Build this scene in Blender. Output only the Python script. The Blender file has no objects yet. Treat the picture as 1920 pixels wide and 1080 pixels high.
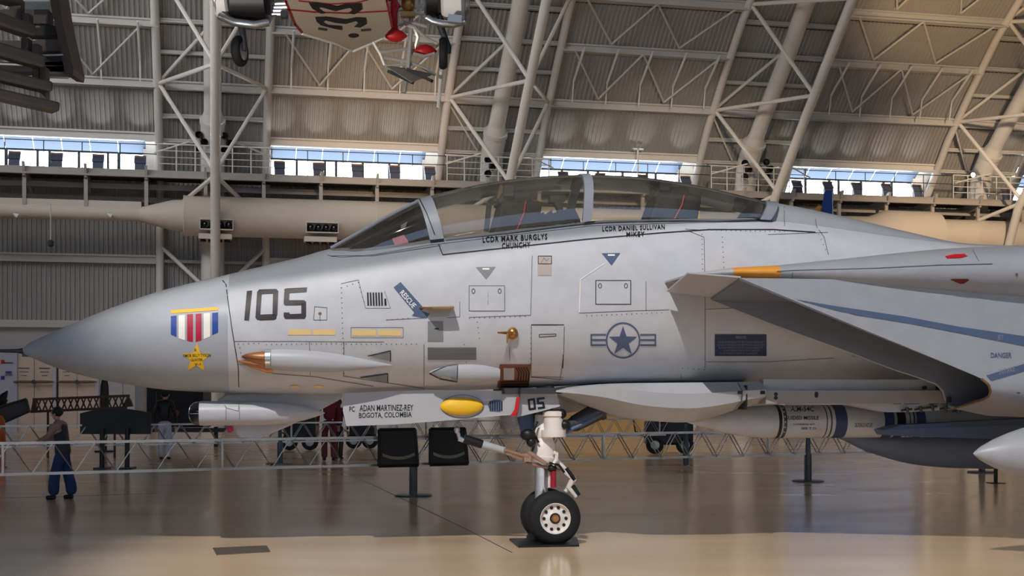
import bpy, bmesh, math, random
from mathutils import Vector, Matrix
from mathutils.bvhtree import BVHTree
from mathutils.geometry import tessellate_polygon
random.seed(7)
S = bpy.context.scene
COL = S.collection
pi = math.pi

# ---------------------------------------------------------------- camera, sky, lights, exposure
F, HZ, CZ = 2500.0, 735.0, 1.53            # focal length in pixels, horizon row, eye height (1920x1080 frame)
cam = bpy.data.objects.new('camera', bpy.data.cameras.new('camera'))
COL.objects.link(cam)
cam.location = (0, 0, CZ)
cam.rotation_euler = (pi / 2, 0, 0)
cam.data.sensor_width = 36.0
cam.data.lens = F / 1920 * 36
cam.data.shift_y = (HZ - 540) / 1920
cam.data.clip_end = 400
S.camera = cam
S.view_settings.view_transform = 'Standard'
S.view_settings.look = 'None'
S.view_settings.gamma = 1
S.view_settings.use_curve_mapping = False
S.view_settings.exposure = 0.0
world = bpy.data.worlds.new('overcast_sky')
S.world = world
world.use_nodes = True
_bg = world.node_tree.nodes['Background']
_bg.inputs[0].default_value = (0.84, 0.92, 1.0, 1)
_bg.inputs[1].default_value = 22.0

def lamp(name, kind, loc, target, power, color, size=1.0, size_y=None, spot=None, blend=0.5, spread=None):
    l = bpy.data.lights.new(name, kind)
    l.energy = power
    l.color = color
    if kind == 'AREA':
        l.size = size
        if size_y:
            l.shape = 'RECTANGLE'
            l.size_y = size_y
        if spread:
            l.spread = math.radians(spread)
    else:
        l.shadow_soft_size = size
    if kind == 'SPOT':
        l.spot_size = math.radians(spot)
        l.spot_blend = blend
    o = bpy.data.objects.new(name, l)
    COL.objects.link(o)
    o.location = loc
    o.rotation_euler = (Vector(target) - Vector(loc)).to_track_quat('-Z', 'Y').to_euler()
    return o

# the exhibit floodlight in the roof behind the visitor, aimed down at the jet
KEY = Vector((-3.6, -2.5, 17.6))
lamp('exhibit_floodlight', 'SPOT', KEY, (3.3, 12.4, 1.0), 17000, (1, 0.96, 0.92), 0.04, spot=38.5, blend=0.32)
# rows of high-bay lamps under the roof
lamp('high_bay_row_near', 'AREA', (0, 6, 21), (0, 8, 0), 120, (0.70, 0.82, 1.0), 30, 6)
# added blue area fill behind the visitor, standing in for unseen window daylight
lamp('rear_blue_fill', 'AREA', (6, -13.5, 14.5), (0, 13, 2), 2500, (0.40, 0.62, 1.0), 50, 9)
lamp('high_bay_row_far', 'AREA', (3, 34, 22), (3, 38, 0), 330, (1, 0.92, 0.84), 44, 8)
lamp('wall_wash_row', 'AREA', (-18, 34, 16), (0, 56, 10), 1000, (0.92, 0.93, 0.97), 26, 3, spread=110)
lamp('hanging_plane_bounce', 'SPOT', (-5.5, 8.5, 2.0), (-2.2, 16.6, 6.0), 2200, (1, 0.93, 0.84), 0.15, spot=50, blend=0.8)  # added spot standing in for floor bounce on the plane's underside
lamp('slatted_wing_fill', 'SPOT', (-10.0, 10.0, 1.0), (-6.6, 18.3, 6.2), 1500, (1, 0.93, 0.86), 0.15, spot=40, blend=0.8)  # added fill to lift the dark slats, no fixture there
lamp('warm_wall_spot', 'SPOT', (-2, 38, 9), (-5.2, 52, 12.2), 3600, (1, 0.66, 0.34), 0.3, spot=34, blend=1.0)
lamp('warm_roof_spot', 'SPOT', (14, 40, 9), (17.5, 52, 17), 5200, (1, 0.66, 0.33), 0.3, spot=38, blend=1.0)
lamp('warm_floor_spot', 'SPOT', (4, 27, 15), (3.4, 38, 0), 1800, (1, 0.72, 0.38), 0.3, spot=36, blend=0.8)
lamp('warm_duct_spot', 'SPOT', (20, 42, 13), (21, 57, 8.3), 8000, (1, 0.74, 0.48), 0.3, spot=60, blend=0.9)
lamp('roof_reflection_fill', 'SPOT', (0, 22, 11), (0, 8, 25), 7000, (1, 0.80, 0.56), 0.4, spot=100, blend=0.9)  # added spot, brightens the roof so the canopy reflects it
lamp('warm_duct_spot', 'SPOT', (7, 40, 13), (7, 54, 8.3), 3600, (1, 0.80, 0.56), 0.3, spot=56, blend=0.9)
lamp('duct_spot', 'SPOT', (-4, 38, 13), (-3, 51, 8.3), 1300, (1, 0.9, 0.8), 0.3, spot=60, blend=0.9)

# ---------------------------------------------------------------- measured frames
def PX(px, py, Y):                          # point of the photo at depth Y
    return Vector(((px - 960) / F * Y, Y, CZ + (HZ - py) / F * Y))

def PZ(px, py, z):                          # point of the photo on the level plane z
    return PX(px, py, (z - CZ) * F / (HZ - py))

WA = math.radians(12.6)                     # the wall runs away to the right by 12.6 degrees
WD = Vector((math.cos(WA), math.sin(WA), 0))
WN = Vector((-math.sin(WA), math.cos(WA), 0))
W0 = 55.0
def WW(u, v, z):                            # u along the wall, v inwards from it, z up
    return WD * u + WN * (W0 - v) + Vector((0, 0, z))
def WP(px, py, v):                          # photo point in the plane v in front of the wall -> (u, z)
    r = (px - 960) / F
    w = W0 - v
    c, s = math.cos(WA), math.sin(WA)
    u = w * (s + r * c) / (c - r * s)
    Y = u * s + w * c
    return u, CZ + (HZ - py) / F * Y

AA = math.radians(9.5)                      # the jet's heading against the picture plane
AS = Vector((math.cos(AA), math.sin(AA), 0))    # aft
AT = Vector((-math.sin(AA), math.cos(AA), 0))   # starboard, away from the visitor
AO = Vector((0.40, 13.52, 0))               # ground point under the nose gear
def AW(s, t, z):
    return AO + AS * s + AT * t + Vector((0, 0, z))
def AC(px, py, t):                          # photo point in the plane t of the jet -> (s, z)
    r = (px - 960) / F
    p = AO + AT * t
    s = (r * p.y - p.x) / (AS.x - r * AS.y)
    Y = p.y + s * AS.y
    return s, CZ + (HZ - py) / F * Y
def AP(px, py, t):
    s, z = AC(px, py, t)
    return AW(s, t, z)

# ---------------------------------------------------------------- materials
def lin(c):
    return tuple(((x / 255) / 12.92 if x / 255 <= 0.04045 else ((x / 255 + 0.055) / 1.055) ** 2.4) for x in c) + (1,)
MATS = {}
def mat(name, rgb, rough=0.5, metal=0.0, var=0.12, scale=6.0, bump=0.0, bscale=40.0, emit=0.0, coat=0.0, spec=0.4):
    if name in MATS:
        return MATS[name]
    m = bpy.data.materials.new(name)
    MATS[name] = m
    m.use_nodes = True
    nt = m.node_tree
    b = nt.nodes['Principled BSDF']
    c = lin(rgb)
    tc = nt.nodes.new('ShaderNodeTexCoord')
    nz = nt.nodes.new('ShaderNodeTexNoise')
    nz.inputs['Scale'].default_value = scale
    nz.inputs['Detail'].default_value = 5
    nt.links.new(tc.outputs['Object'], nz.inputs['Vector'])
    mx = nt.nodes.new('ShaderNodeMix')
    mx.data_type = 'RGBA'
    mx.inputs[6].default_value = tuple(x * (1 - var) for x in c[:3]) + (1,)
    mx.inputs[7].default_value = tuple(min(1, x * (1 + var)) for x in c[:3]) + (1,)
    nt.links.new(nz.outputs[0], mx.inputs[0])
    nt.links.new(mx.outputs[2], b.inputs['Base Color'])
    b.inputs['Roughness'].default_value = rough
    b.inputs['Metallic'].default_value = metal
    b.inputs['Specular IOR Level'].default_value = spec
    if coat:
        b.inputs['Coat Weight'].default_value = coat
    if bump:
        n2 = nt.nodes.new('ShaderNodeTexNoise')
        n2.inputs['Scale'].default_value = bscale
        nt.links.new(tc.outputs['Object'], n2.inputs['Vector'])
        bp = nt.nodes.new('ShaderNodeBump')
        bp.inputs['Strength'].default_value = bump
        bp.inputs['Distance'].default_value = 0.02
        nt.links.new(n2.outputs[0], bp.inputs['Height'])
        nt.links.new(bp.outputs[0], b.inputs['Normal'])
    if emit:
        b.inputs['Emission Color'].default_value = c
        b.inputs['Emission Strength'].default_value = emit
    return m

def glass(name, tint, gloss=0.06, rough=0.02, fres=1.45, haze=0.0):
    m = bpy.data.materials.new(name)
    MATS[name] = m
    m.use_nodes = True
    nt = m.node_tree
    nt.nodes.clear()
    out = nt.nodes.new('ShaderNodeOutputMaterial')
    mix = nt.nodes.new('ShaderNodeMixShader')
    tr = nt.nodes.new('ShaderNodeBsdfTransparent')
    tr.inputs[0].default_value = tint + (1,)
    gl = nt.nodes.new('ShaderNodeBsdfGlossy')
    gl.inputs['Roughness'].default_value = rough
    fr = nt.nodes.new('ShaderNodeFresnel')
    fr.inputs[0].default_value = fres
    ad = nt.nodes.new('ShaderNodeMath')
    ad.operation = 'ADD'
    ad.inputs[1].default_value = gloss
    nt.links.new(fr.outputs[0], ad.inputs[0])
    nt.links.new(ad.outputs[0], mix.inputs[0])
    nt.links.new(tr.outputs[0], mix.inputs[1])
    nt.links.new(gl.outputs[0], mix.inputs[2])
    if haze:                                 # patchy warm diffuse and translucent share over the glass
        df = nt.nodes.new('ShaderNodeBsdfDiffuse'); df.inputs[0].default_value = (0.9, 0.84, 0.70, 1)
        tl = nt.nodes.new('ShaderNodeBsdfTranslucent'); tl.inputs[0].default_value = (0.9, 0.84, 0.70, 1)
        hz = nt.nodes.new('ShaderNodeMixShader'); hz.inputs[0].default_value = 0.5
        nt.links.new(df.outputs[0], hz.inputs[1]); nt.links.new(tl.outputs[0], hz.inputs[2])
        tc = nt.nodes.new('ShaderNodeTexCoord'); nz = nt.nodes.new('ShaderNodeTexNoise'); nz.inputs['Scale'].default_value = 3
        nt.links.new(tc.outputs['Object'], nz.inputs['Vector'])
        mr = nt.nodes.new('ShaderNodeMapRange'); mr.inputs[1].default_value = 0.35; mr.inputs[2].default_value = 0.7; mr.inputs[3].default_value = haze * 0.6; mr.inputs[4].default_value = haze * 1.4
        nt.links.new(nz.outputs[0], mr.inputs[0])
        m2 = nt.nodes.new('ShaderNodeMixShader')
        nt.links.new(mr.outputs[0], m2.inputs[0]); nt.links.new(mix.outputs[0], m2.inputs[1]); nt.links.new(hz.outputs[0], m2.inputs[2])
        nt.links.new(m2.outputs[0], out.inputs[0])
        return m
    nt.links.new(mix.outputs[0], out.inputs[0])
    return m

def two_tone(name, low, high, z0, z1, rough=0.42, slope=0.0):     # painted two-tone scheme, split by height on the airframe
    m = mat(name, low, rough)
    nt = m.node_tree
    b = nt.nodes['Principled BSDF']
    tc = [n for n in nt.nodes if n.type == 'TEX_COORD'][0]
    old = b.inputs['Base Color'].links[0].from_socket
    sx = nt.nodes.new('ShaderNodeSeparateXYZ')
    nt.links.new(tc.outputs['Object'], sx.inputs[0])
    n3 = nt.nodes.new('ShaderNodeTexNoise')
    n3.inputs['Scale'].default_value = 0.9
    nt.links.new(tc.outputs['Object'], n3.inputs['Vector'])
    ad = nt.nodes.new('ShaderNodeMath'); ad.operation = 'MULTIPLY_ADD'
    ad.inputs[1].default_value = 0.10
    nt.links.new(n3.outputs[0], ad.inputs[0])
    nt.links.new(sx.outputs[2], ad.inputs[2])
    sl = nt.nodes.new('ShaderNodeMath'); sl.operation = 'MULTIPLY_ADD'; sl.inputs[1].default_value = -slope
    nt.links.new(sx.outputs[0], sl.inputs[0]); nt.links.new(ad.outputs[0], sl.inputs[2])
    ad = sl
    mr = nt.nodes.new('ShaderNodeMapRange')
    mr.interpolation_type = 'SMOOTHSTEP'
    mr.inputs[1].default_value = z0
    mr.inputs[2].default_value = z1
    nt.links.new(ad.outputs[0], mr.inputs[0])
    mx = nt.nodes.new('ShaderNodeMix'); mx.data_type = 'RGBA'
    mx.inputs[7].default_value = lin(high)
    nt.links.new(mr.outputs[0], mx.inputs[0])
    nt.links.new(old, mx.inputs[6])
    nt.links.new(mx.outputs[2], b.inputs['Base Color'])
    return m

# ---------------------------------------------------------------- mesh building
BASE = {}
class MB:
    def __init__(self):
        self.v, self.f, self.sm = [], [], []
    def add(self, vs, fs, smooth=False):
        o = len(self.v)
        self.v += [Vector(p) for p in vs]
        self.f += [tuple(i + o for i in f) for f in fs]
        self.sm += [smooth] * len(fs)
        return self
    def hexa(self, p):                       # eight corners: bottom ring 0-3, top ring 4-7
        return self.add(p, [(0, 3, 2, 1), (4, 5, 6, 7), (0, 1, 5, 4), (1, 2, 6, 5), (2, 3, 7, 6), (3, 0, 4, 7)])
    def box(self, c, dx, dy, dz):            # centre and three half-extent vectors
        c, dx, dy, dz = Vector(c), Vector(dx), Vector(dy), Vector(dz)
        return self.hexa([c - dx - dy - dz, c + dx - dy - dz, c + dx + dy - dz, c - dx + dy - dz,
                          c - dx - dy + dz, c + dx - dy + dz, c + dx + dy + dz, c - dx + dy + dz])
    def beam(self, a, b, w, h, up=(0, 0, 1)):     # rectangular bar, w across, h along up
        a, b = Vector(a), Vector(b)
        d = (b - a).normalized()
        x = d.cross(Vector(up))
        x = x.normalized() if x.length > 1e-5 else Vector((1, 0, 0))
        y = x.cross(d).normalized()
        c = (a + b) / 2
        return self.box(c, x * w / 2, d * (b - a).length / 2, y * h / 2)
    def tube(self, a, b, r0, r1=None, n=10, caps=True):
        a, b = Vector(a), Vector(b)
        r1 = r0 if r1 is None else r1
        d = (b - a).normalized()
        x = d.orthogonal().normalized()
        y = d.cross(x)
        vs = []
        for p, r in ((a, r0), (b, r1)):
            for i in range(n):
                q = 2 * pi * i / n
                vs.append(p + (x * math.cos(q) + y * math.sin(q)) * r)
        self.add(vs, [(i, (i + 1) % n, n + (i + 1) % n, n + i) for i in range(n)], True)
        if caps:
            self.add(vs, [tuple(reversed(range(n))), tuple(range(n, 2 * n))])
        return self
    def path(self, pts, r, n=8):             # bent round tube with mitred joints
        pts = [Vector(p) for p in pts]
        rings = []
        x = None
        for i, p in enumerate(pts):
            d = ((pts[min(i + 1, len(pts) - 1)] - p).normalized() + (p - pts[max(i - 1, 0)]).normalized())
            d.normalize()
            x = d.orthogonal().normalized() if x is None else (x - d * x.dot(d)).normalized()
            y = d.cross(x)
            rr = r[i] if isinstance(r, (list, tuple)) else r
            rings.append([p + (x * math.cos(2 * pi * k / n) + y * math.sin(2 * pi * k / n)) * rr for k in range(n)])
        return self.rings(rings)
    def rings(self, rings, closed=True, caps=True, smooth=True):
        n = len(rings[0])
        vs = [p for r in rings for p in r]
        fs = []
        for i in range(len(rings) - 1):
            for k in range(n if closed else n - 1):
                a, b = i * n + k, i * n + (k + 1) % n
                fs.append((a, b, b + n, a + n))
        o = len(self.v)
        self.add(vs, fs, smooth)
        if caps and closed:
            self.f += [tuple(o + i for i in reversed(range(n))), tuple(o + (len(rings) - 1) * n + i for i in range(n))]
            self.sm += [False, False]
        return self
    def lathe(self, c, axis, prof, n=24, caps=True):      # prof: (distance along axis, radius)
        c, axis = Vector(c), Vector(axis).normalized()
        x = axis.orthogonal().normalized()
        y = axis.cross(x)
        return self.rings([[c + axis * h + (x * math.cos(2 * pi * k / n) + y * math.sin(2 * pi * k / n)) * max(r, 1e-4)
                            for k in range(n)] for h, r in prof], caps=caps)
    def prism(self, poly, off):              # planar outline pushed along off
        poly = [Vector(p) for p in poly]
        off = Vector(off)
        n = len(poly)
        tris = tessellate_polygon([poly])
        vs = poly + [p + off for p in poly]
        fs = [tuple(t) for t in tris] + [tuple(n + i for i in reversed(t)) for t in tris]
        fs += [(i, (i + 1) % n, n + (i + 1) % n, n + i) for i in range(n)]
        return self.add(vs, fs)
    def sphere(self, c, r, n=12, m=8):
        c = Vector(c)
        r = Vector(r) if not isinstance(r, (int, float)) else Vector((r, r, r))
        return self.rings([[c + Vector((r.x * math.sin(pi * i / m) * math.cos(2 * pi * k / n), r.y * math.sin(pi * i / m) * math.sin(2 * pi * k / n),
                            -r.z * math.cos(pi * i / m))) if 0 < i < m else c + Vector((1e-4 * math.cos(2 * pi * k / n), 1e-4 * math.sin(2 * pi * k / n), -r.z * math.cos(pi * i / m)))
                            for k in range(n)] for i in range(m + 1)])
    def build(self, name, m, parent=None, loc=None, bevel=0, angle=40):
        me = bpy.data.meshes.new(name)
        if parent is not None:
            base = BASE[parent]
        elif loc is not None:
            base = Vector(loc)
        else:
            xs = [p.x for p in self.v]; ys = [p.y for p in self.v]; zs = [p.z for p in self.v]
            base = Vector(((min(xs) + max(xs)) / 2, (min(ys) + max(ys)) / 2, min(zs)))
        me.from_pydata([p - base for p in self.v], [], self.f)
        bm = bmesh.new()
        bm.from_mesh(me)
        bmesh.ops.remove_doubles(bm, verts=bm.verts, dist=1e-5)
        bmesh.ops.recalc_face_normals(bm, faces=bm.faces)
        bm.to_mesh(me)
        bm.free()
        if any(self.sm):
            me.polygons.foreach_set('use_smooth', [True] * len(me.polygons))
            me.set_sharp_from_angle(angle=math.radians(angle))
        o = bpy.data.objects.new(name, me)
        COL.objects.link(o)
        if m is not None:
            me.materials.append(m)
        if parent is not None:
            o.parent = parent
            BASE[o] = base
        else:
            o.location = base
            BASE[o] = base
        if bevel:
            bv = o.modifiers.new('bevel', 'BEVEL')
            bv.width = bevel
            bv.segments = 2
            bv.limit_method = 'ANGLE'
        return o

def tag(o, label=None, cat=None, group=None, kind=None):
    if label: o['label'] = label
    if cat: o['category'] = cat
    if group: o['group'] = group
    if kind: o['kind'] = kind
    return o
def thing(name, loc, label=None, cat=None, group=None, kind=None):
    o = bpy.data.objects.new(name, None)
    COL.objects.link(o)
    o.location = loc
    o.empty_display_size = 0.2
    BASE[o] = Vector(loc)
    return tag(o, label, cat, group, kind)
def copy_tree(o, shift, label=None, kids=None):
    c = o.copy()
    COL.objects.link(c)
    c.location = o.location + Vector(shift)
    if label: c['label'] = label
    def rec(src, dst):
        for ch in list(src.children):
            d = ch.copy()
            COL.objects.link(d)
            d.parent = dst
            rec(ch, d)
    rec(o, c)
    return c

# ================================================================ THE HALL
M_panel = mat('wall_panel_paint', (166, 163, 158), 0.5, var=0.06, scale=0.6)
M_steel = mat('white_steel_paint', (222, 216, 208), 0.5, var=0.05)
M_beam = mat('grey_beam_paint', (200, 196, 190), 0.5, var=0.05)
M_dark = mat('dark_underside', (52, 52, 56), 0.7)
M_black = mat('black_metal', (16, 16, 18), 0.45)
M_white = mat('white_paint', (226, 224, 220), 0.5, var=0.04)
M_lower = mat('lower_wall_paint', (186, 180, 180), 0.6, var=0.04, scale=0.4)
M_duct = mat('duct_paint', (208, 197, 184), 0.55, var=0.05, scale=0.8)
M_outer = mat('outer_shell', (120, 116, 110), 0.8)
M_rail = mat('galvanised_rail', (150, 150, 152), 0.35, 0.7)
M_glasswin = glass('window_glass', (0.93, 0.97, 1.0), 0.02)
M_frost = mat('frosted_glazing', (150, 170, 190), 0.4, var=0.05)

# floor: polished, stained concrete
M_floor = mat('polished_concrete', (214, 186, 154), 0.2, var=0.18, scale=0.35, spec=0.36)
_nt = M_floor.node_tree
_b = _nt.nodes['Principled BSDF']
_tc = [n for n in _nt.nodes if n.type == 'TEX_COORD'][0]
_mp = _nt.nodes.new('ShaderNodeMapping'); _mp.inputs['Scale'].default_value = (0.5, 1.6, 1)
_n = _nt.nodes.new('ShaderNodeTexNoise'); _n.inputs['Scale'].default_value = 0.6; _n.inputs['Detail'].default_value = 2
_nt.links.new(_tc.outputs['Object'], _mp.inputs[0]); _nt.links.new(_mp.outputs[0], _n.inputs['Vector'])
_r = _nt.nodes.new('ShaderNodeMapRange'); _r.inputs[1].default_value = 0.3; _r.inputs[2].default_value = 0.7
_r.inputs[3].default_value = 0.13; _r.inputs[4].default_value = 0.21
_nt.links.new(_n.outputs[0], _r.inputs[0]); _nt.links.new(_r.outputs[0], _b.inputs['Roughness'])
_n2 = _nt.nodes.new('ShaderNodeTexNoise'); _n2.inputs['Scale'].default_value = 0.9; _n2.inputs['Detail'].default_value = 1.0
_nt.links.new(_mp.outputs[0], _n2.inputs['Vector'])
_bp = _nt.nodes.new('ShaderNodeBump'); _bp.inputs['Strength'].default_value = 0.014; _bp.inputs['Distance'].default_value = 0.05
_nt.links.new(_n2.outputs[0], _bp.inputs['Height']); _nt.links.new(_bp.outputs[0], _b.inputs['Normal'])
_b.inputs['IOR'].default_value = 1.6
U0, U1 = -34.0, 60.0
b = MB()
b.box(WW((U0 + U1) / 2, 37, -0.1), WD * (U1 - U0) / 2, WN * 38, (0, 0, 0.1))
floor = tag(b.build('floor', M_floor), 'polished concrete floor with warm brown sheen', None, None, 'structure')
M_joint = mat('floor_joint', (60, 54, 50), 0.6)
def fl(px, py, z=0.0):
    return PZ(px, py, z)
for pts, w in ((((560, 850), (690, 905), (860, 985), (960, 1036)), 0.012), (((0, 934), (300, 925)), 0.01)):
    b = MB()
    for p, q in zip(pts, pts[1:]):
        b.beam(fl(*p, 0.0005), fl(*q, 0.0005), w, 0.003)
    b.build('joint', M_joint, floor)

# the arch: distance in front of the wall as a function of height
PR = [(0, 0), (9, 0), (10.4, 0), (11.4, .8), (12.6, 1.75), (14.3, 3.5), (16.1, 5.5), (18, 8.2), (20, 11.6), (22, 16), (24, 22), (25.6, 30), (26, 37)]
def pv(z):
    for (a, p), (a2, p2) in zip(PR, PR[1:]):
        if z <= a2:
            return p + (p2 - p) * (z - a) / (a2 - a)
    return PR[-1][1]
def prof(za, zb):
    return [za] + [z for z, _ in PR if za + 0.05 < z < zb - 0.05] + [zb]

wall = thing('wall_back', WW(11, 0, 0), kind='structure')
def corrugated(u0, u1, za, zb, off=0.0, pitch=0.18, depth=0.065, name='corrugated_panel'):
    b = MB()
    n = max(2, round((u1 - u0) / pitch))
    us = []
    for i in range(n):
        p = u0 + (u1 - u0) * i / n
        w = (u1 - u0) / n
        us += [(p, 0), (p + w * .5, 0), (p + w * .6, depth), (p + w * .88, depth)]
    us.append((u1, 0))
    zs = prof(za, zb)
    vs = [WW(u, pv(z) + d + off, z) for z in zs for u, d in us]
    k = len(us)
    b.add(vs, [(r * k + i, r * k + i + 1, (r + 1) * k + i + 1, (r + 1) * k + i) for r in range(len(zs) - 1) for i in range(k - 1)])
    return b.build(name, M_panel, wall)
def shifted(o, du, n):
    for k in n:
        if k == 0:
            continue
        c = o.copy(); COL.objects.link(c)
        c.location = o.location + WD * du * k
BAYS = range(-1, 4)
DU = 11.2
for za, zb in ((4.35, 6.62), (6.95, 9.9), (11.62, 13.08), (13.4, 14.88), (15.18, 16.38), (16.72, 18.4), (18.7, 20.6), (20.9, 23)):
    shifted(corrugated(-9.1, -2.1, za, zb), DU, [k for k in range(-1, 5) if not (k == 3 and za in (4.35, 6.95))])
for za, zb in ((4.35, 6.7), (6.8, 8.9), (9.0, 11.36), (11.5, 12.2), (12.34, 13.1), (13.42, 14.2), (14.32, 15.1), (15.24, 16.1), (16.24, 17.1), (17.24, 18.4), (18.6, 20.6), (20.8, 23)):
    shifted(corrugated(-2.1, 2.1, za, zb, off=-0.25), DU, range(-1, 4))
corrugated(24.5, 31.5, 7.4, 9.9)
# smooth lower wall
GA, GB = 24.6, 31.4                       # tall glazed bay at ground level, hidden behind the jet but mirrored in the floor
for a, c, za, zb in ((-33, GA, 0, 4.2), (GB, 55, 0, 4.2), (GA, GB, 0, 3.2)):
    b = MB(); b.box(WW((a + c) / 2, -0.1, (za + zb) / 2), WD * (c - a) / 2, WN * 0.1, (0, 0, (zb - za) / 2)); b.build('lower_wall', M_lower, wall)
b = MB(); b.box(WW(11, 0.08, 4.2), WD * 44, WN * 0.12, (0, 0, 0.14)); b.build('wall_ledge', M_beam, wall)
# beams (girts) between the trusses and light purlins inside the truss bays
def girt(u0, u1, za, zb, dep, name='girt', n=range(-1, 4), off=0.05, m=None):
    b = MB()
    v = pv((za + zb) / 2) + off
    b.box(WW((u0 + u1) / 2, v, (za + zb) / 2), WD * (u1 - u0) / 2, WN * dep / 2, (0, 0, (zb - za) / 2))
    b.box(WW((u0 + u1) / 2, v + dep / 2 + .04, za + .03), WD * (u1 - u0) / 2, WN * 0.05, (0, 0, 0.035))
    b.box(WW((u0 + u1) / 2, v + dep / 2 + .04, zb - .03), WD * (u1 - u0) / 2, WN * 0.05, (0, 0, 0.035))
    shifted(b.build(name, m or M_beam, wall), DU, n)
for za, zb in ((6.62, 6.95), (13.08, 13.4), (14.88, 15.18), (16.38, 16.72), (18.4, 18.7)):
    girt(-9.1, -2.0, za, zb, 0.3, n=[k for k in range(-1, 5) if not (k == 3 and za == 6.62)])
girt(-9.1, -2.0, 11.36, 11.68, 0.22, 'window_lintel', n=range(-1, 5), off=0.0, m=M_steel)
for za, zb in ((6.7, 6.8), (8.9, 9.0), (11.36, 11.5), (12.2, 12.34), (13.1, 13.42), (14.2, 14.32), (15.1, 15.24), (16.1, 16.24), (17.1, 17.24), (18.4, 18.6)):
    girt(-2.0, 2.0, za, zb, 0.14, 'purlin', n=range(-1, 4), off=-0.1)
# hanger bracing between the girts: steep white rods and V diagonals
for k in range(0, 4):
    o_u = DU * k
    b = MB()
    for za, zb, offs in ((13.4, 14.9, 0.45), (15.15, 16.4, 0.45), (16.7, 18.4, 0.45)):
        z0, z1 = za, zb
        for i, (ua, ub) in enumerate(((-8.6, -7.2), (-5.8, -7.2), (-5.8, -4.4), (-2.6, -4.4))):
            b.tube(WW(o_u + ua, pv(z1) + offs, z1), WW(o_u + ub, pv(z0) + offs, z0), 0.045, n=6, caps=False)
    b.build('bracing', M_beam, wall)
    for i, u in enumerate((-8.3, -6.9, -5.5, -4.1, -2.7)):
        b = MB()
        b.tube(WW(o_u + u, pv(13.4) + .5, 13.2), WW(o_u + u, pv(13.4) + .7, 14.0), 0.03, n=6)
        b.tube(WW(o_u + u, pv(13.4) + .7, 14.0), WW(o_u + u, pv(14.9) + .75, 14.95), 0.05, n=6)
        b.build('hanger_rod', M_white, wall)

# outer shell: far side, roof and gable ends close the hall (daylight enters only through the window strip)
ceil = MB()
arch = [(11.55, .85)] + [(z, v) for z, v in PR if z > 11.5]
arch = arch + [(z, 74 - v) for z, v in reversed(arch)] + [(0, 74)]
def shell(pts, off):
    ceil.add([WW(u, v + off, z + 0.3) for z, v in pts for u in (U0, U1)], [(2 * i, 2 * i + 1, 2 * i + 3, 2 * i + 2) for i in range(len(pts) - 1)])
shell(arch, -0.55)
for a, c, za, zb in ((U0, GA, -.1, 10.2), (GB, U1, -.1, 10.2), (GA, GB, -.1, 3.2), (GA, GB, 7.3, 10.2)):
    ceil.add([WW(a, -.6, za), WW(c, -.6, za), WW(c, -.6, zb), WW(a, -.6, zb)], [(0, 1, 2, 3)])
ceil.add([WW(U0, -.6, 10.2), WW(U1, -.6, 10.2), WW(U1, .4, 10.2), WW(U0, .4, 10.2)], [(0, 1, 2, 3)])
for u in (U0, U1):
    pr2 = [(-.1, -.6)] + [(z + .3, v - .55) for z, v in arch]
    ceil.add([WW(u, v, z) for z, v in pr2], [tuple(range(len(pr2)))])
ceil.build('ceiling', M_outer, None)['kind'] = 'structure'

# windows: glazed strip behind the walkway, one per bay
def window(k):
    o = DU * k
    w = thing('window_%d' % (k + 2), WW(o - 5.5, -.1, 10.3), kind='structure')
    b = MB()
    for u in (-9.0, -7.9, -6.75, -6.3, -5.2, -4.1, -3.7, -2.7):
        b.box(WW(o + u, -.1, 10.6), WD * .05, WN * .05, (0, 0, .4))
    b.build('mullion', M_dark, w)
    b = MB(); b.box(WW(o - 5.5, -.1, 10.27), WD * 3.5, WN * .06, (0, 0, .05)); b.build('sill', M_beam, w)
    b = MB(); b.box(WW(o - 5.5, -.1, 11.02), WD * 3.5, WN * .04, (0, 0, .035)); b.build('transom', M_dark, w)
    us = (-9.0, -7.9, -6.75, -5.2, -4.1, -2.7)
    for a, c in zip(us, us[1:]):
        b = MB(); b.box(WW(o + (a + c) / 2, -.12, 10.65), WD * ((c - a) / 2 - .03), WN * .008, (0, 0, .36)); b.build('pane', M_glasswin, w)
    for i in range(6):                       # frosted sloping top lights
        a, c = -9.0 + i * 1.06, -9.0 + (i + 1) * 1.06
        b = MB()
        p = [WW(o + a + .008, -.1, 11.06), WW(o + c - .008, -.1, 11.06), WW(o + c - .008, .45, 11.42), WW(o + a + .008, .45, 11.42)]
        b.prism(p, WN * .012); b.build('top_light', M_top, w)
    b = MB()
    for u, hw in ((-9.05, .12), (-2.4, .35), (0, 2.1)):
        b.box(WW(o + u, -.15 if u else -.42, 10.85), WD * hw, WN * (.25 if u else .1), (0, 0, .65 if u else 1.2))
    b.box(WW(o, -.05, 11.87), WD * 2.15, WN * .6, (0, 0, .04))
    b.build('jamb', M_beam, w)
M_top = bpy.data.materials.new('translucent_top_light')
M_top.use_nodes = True
_t = M_top.node_tree; _t.nodes.clear()
_o = _t.nodes.new('ShaderNodeOutputMaterial'); _m = _t.nodes.new('ShaderNodeMixShader')
_a = _t.nodes.new('ShaderNodeBsdfTransparent'); _a.inputs[0].default_value = (0.11, 0.11, 0.11, 1)
_c = _t.nodes.new('ShaderNodeBsdfTranslucent'); _c.inputs[0].default_value = (0.3, 0.36, 0.45, 1)
_m.inputs[0].default_value = 0.35
_t.links.new(_a.outputs[0], _m.inputs[1]); _t.links.new(_c.outputs[0], _m.inputs[2]); _t.links.new(_m.outputs[0], _o.inputs[0])
for k in range(-1, 5):
    window(k)
M_low = bpy.data.materials.new('tinted_blue_glazing')
M_low.use_nodes = True
_t = M_low.node_tree; _t.nodes.clear()
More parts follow.
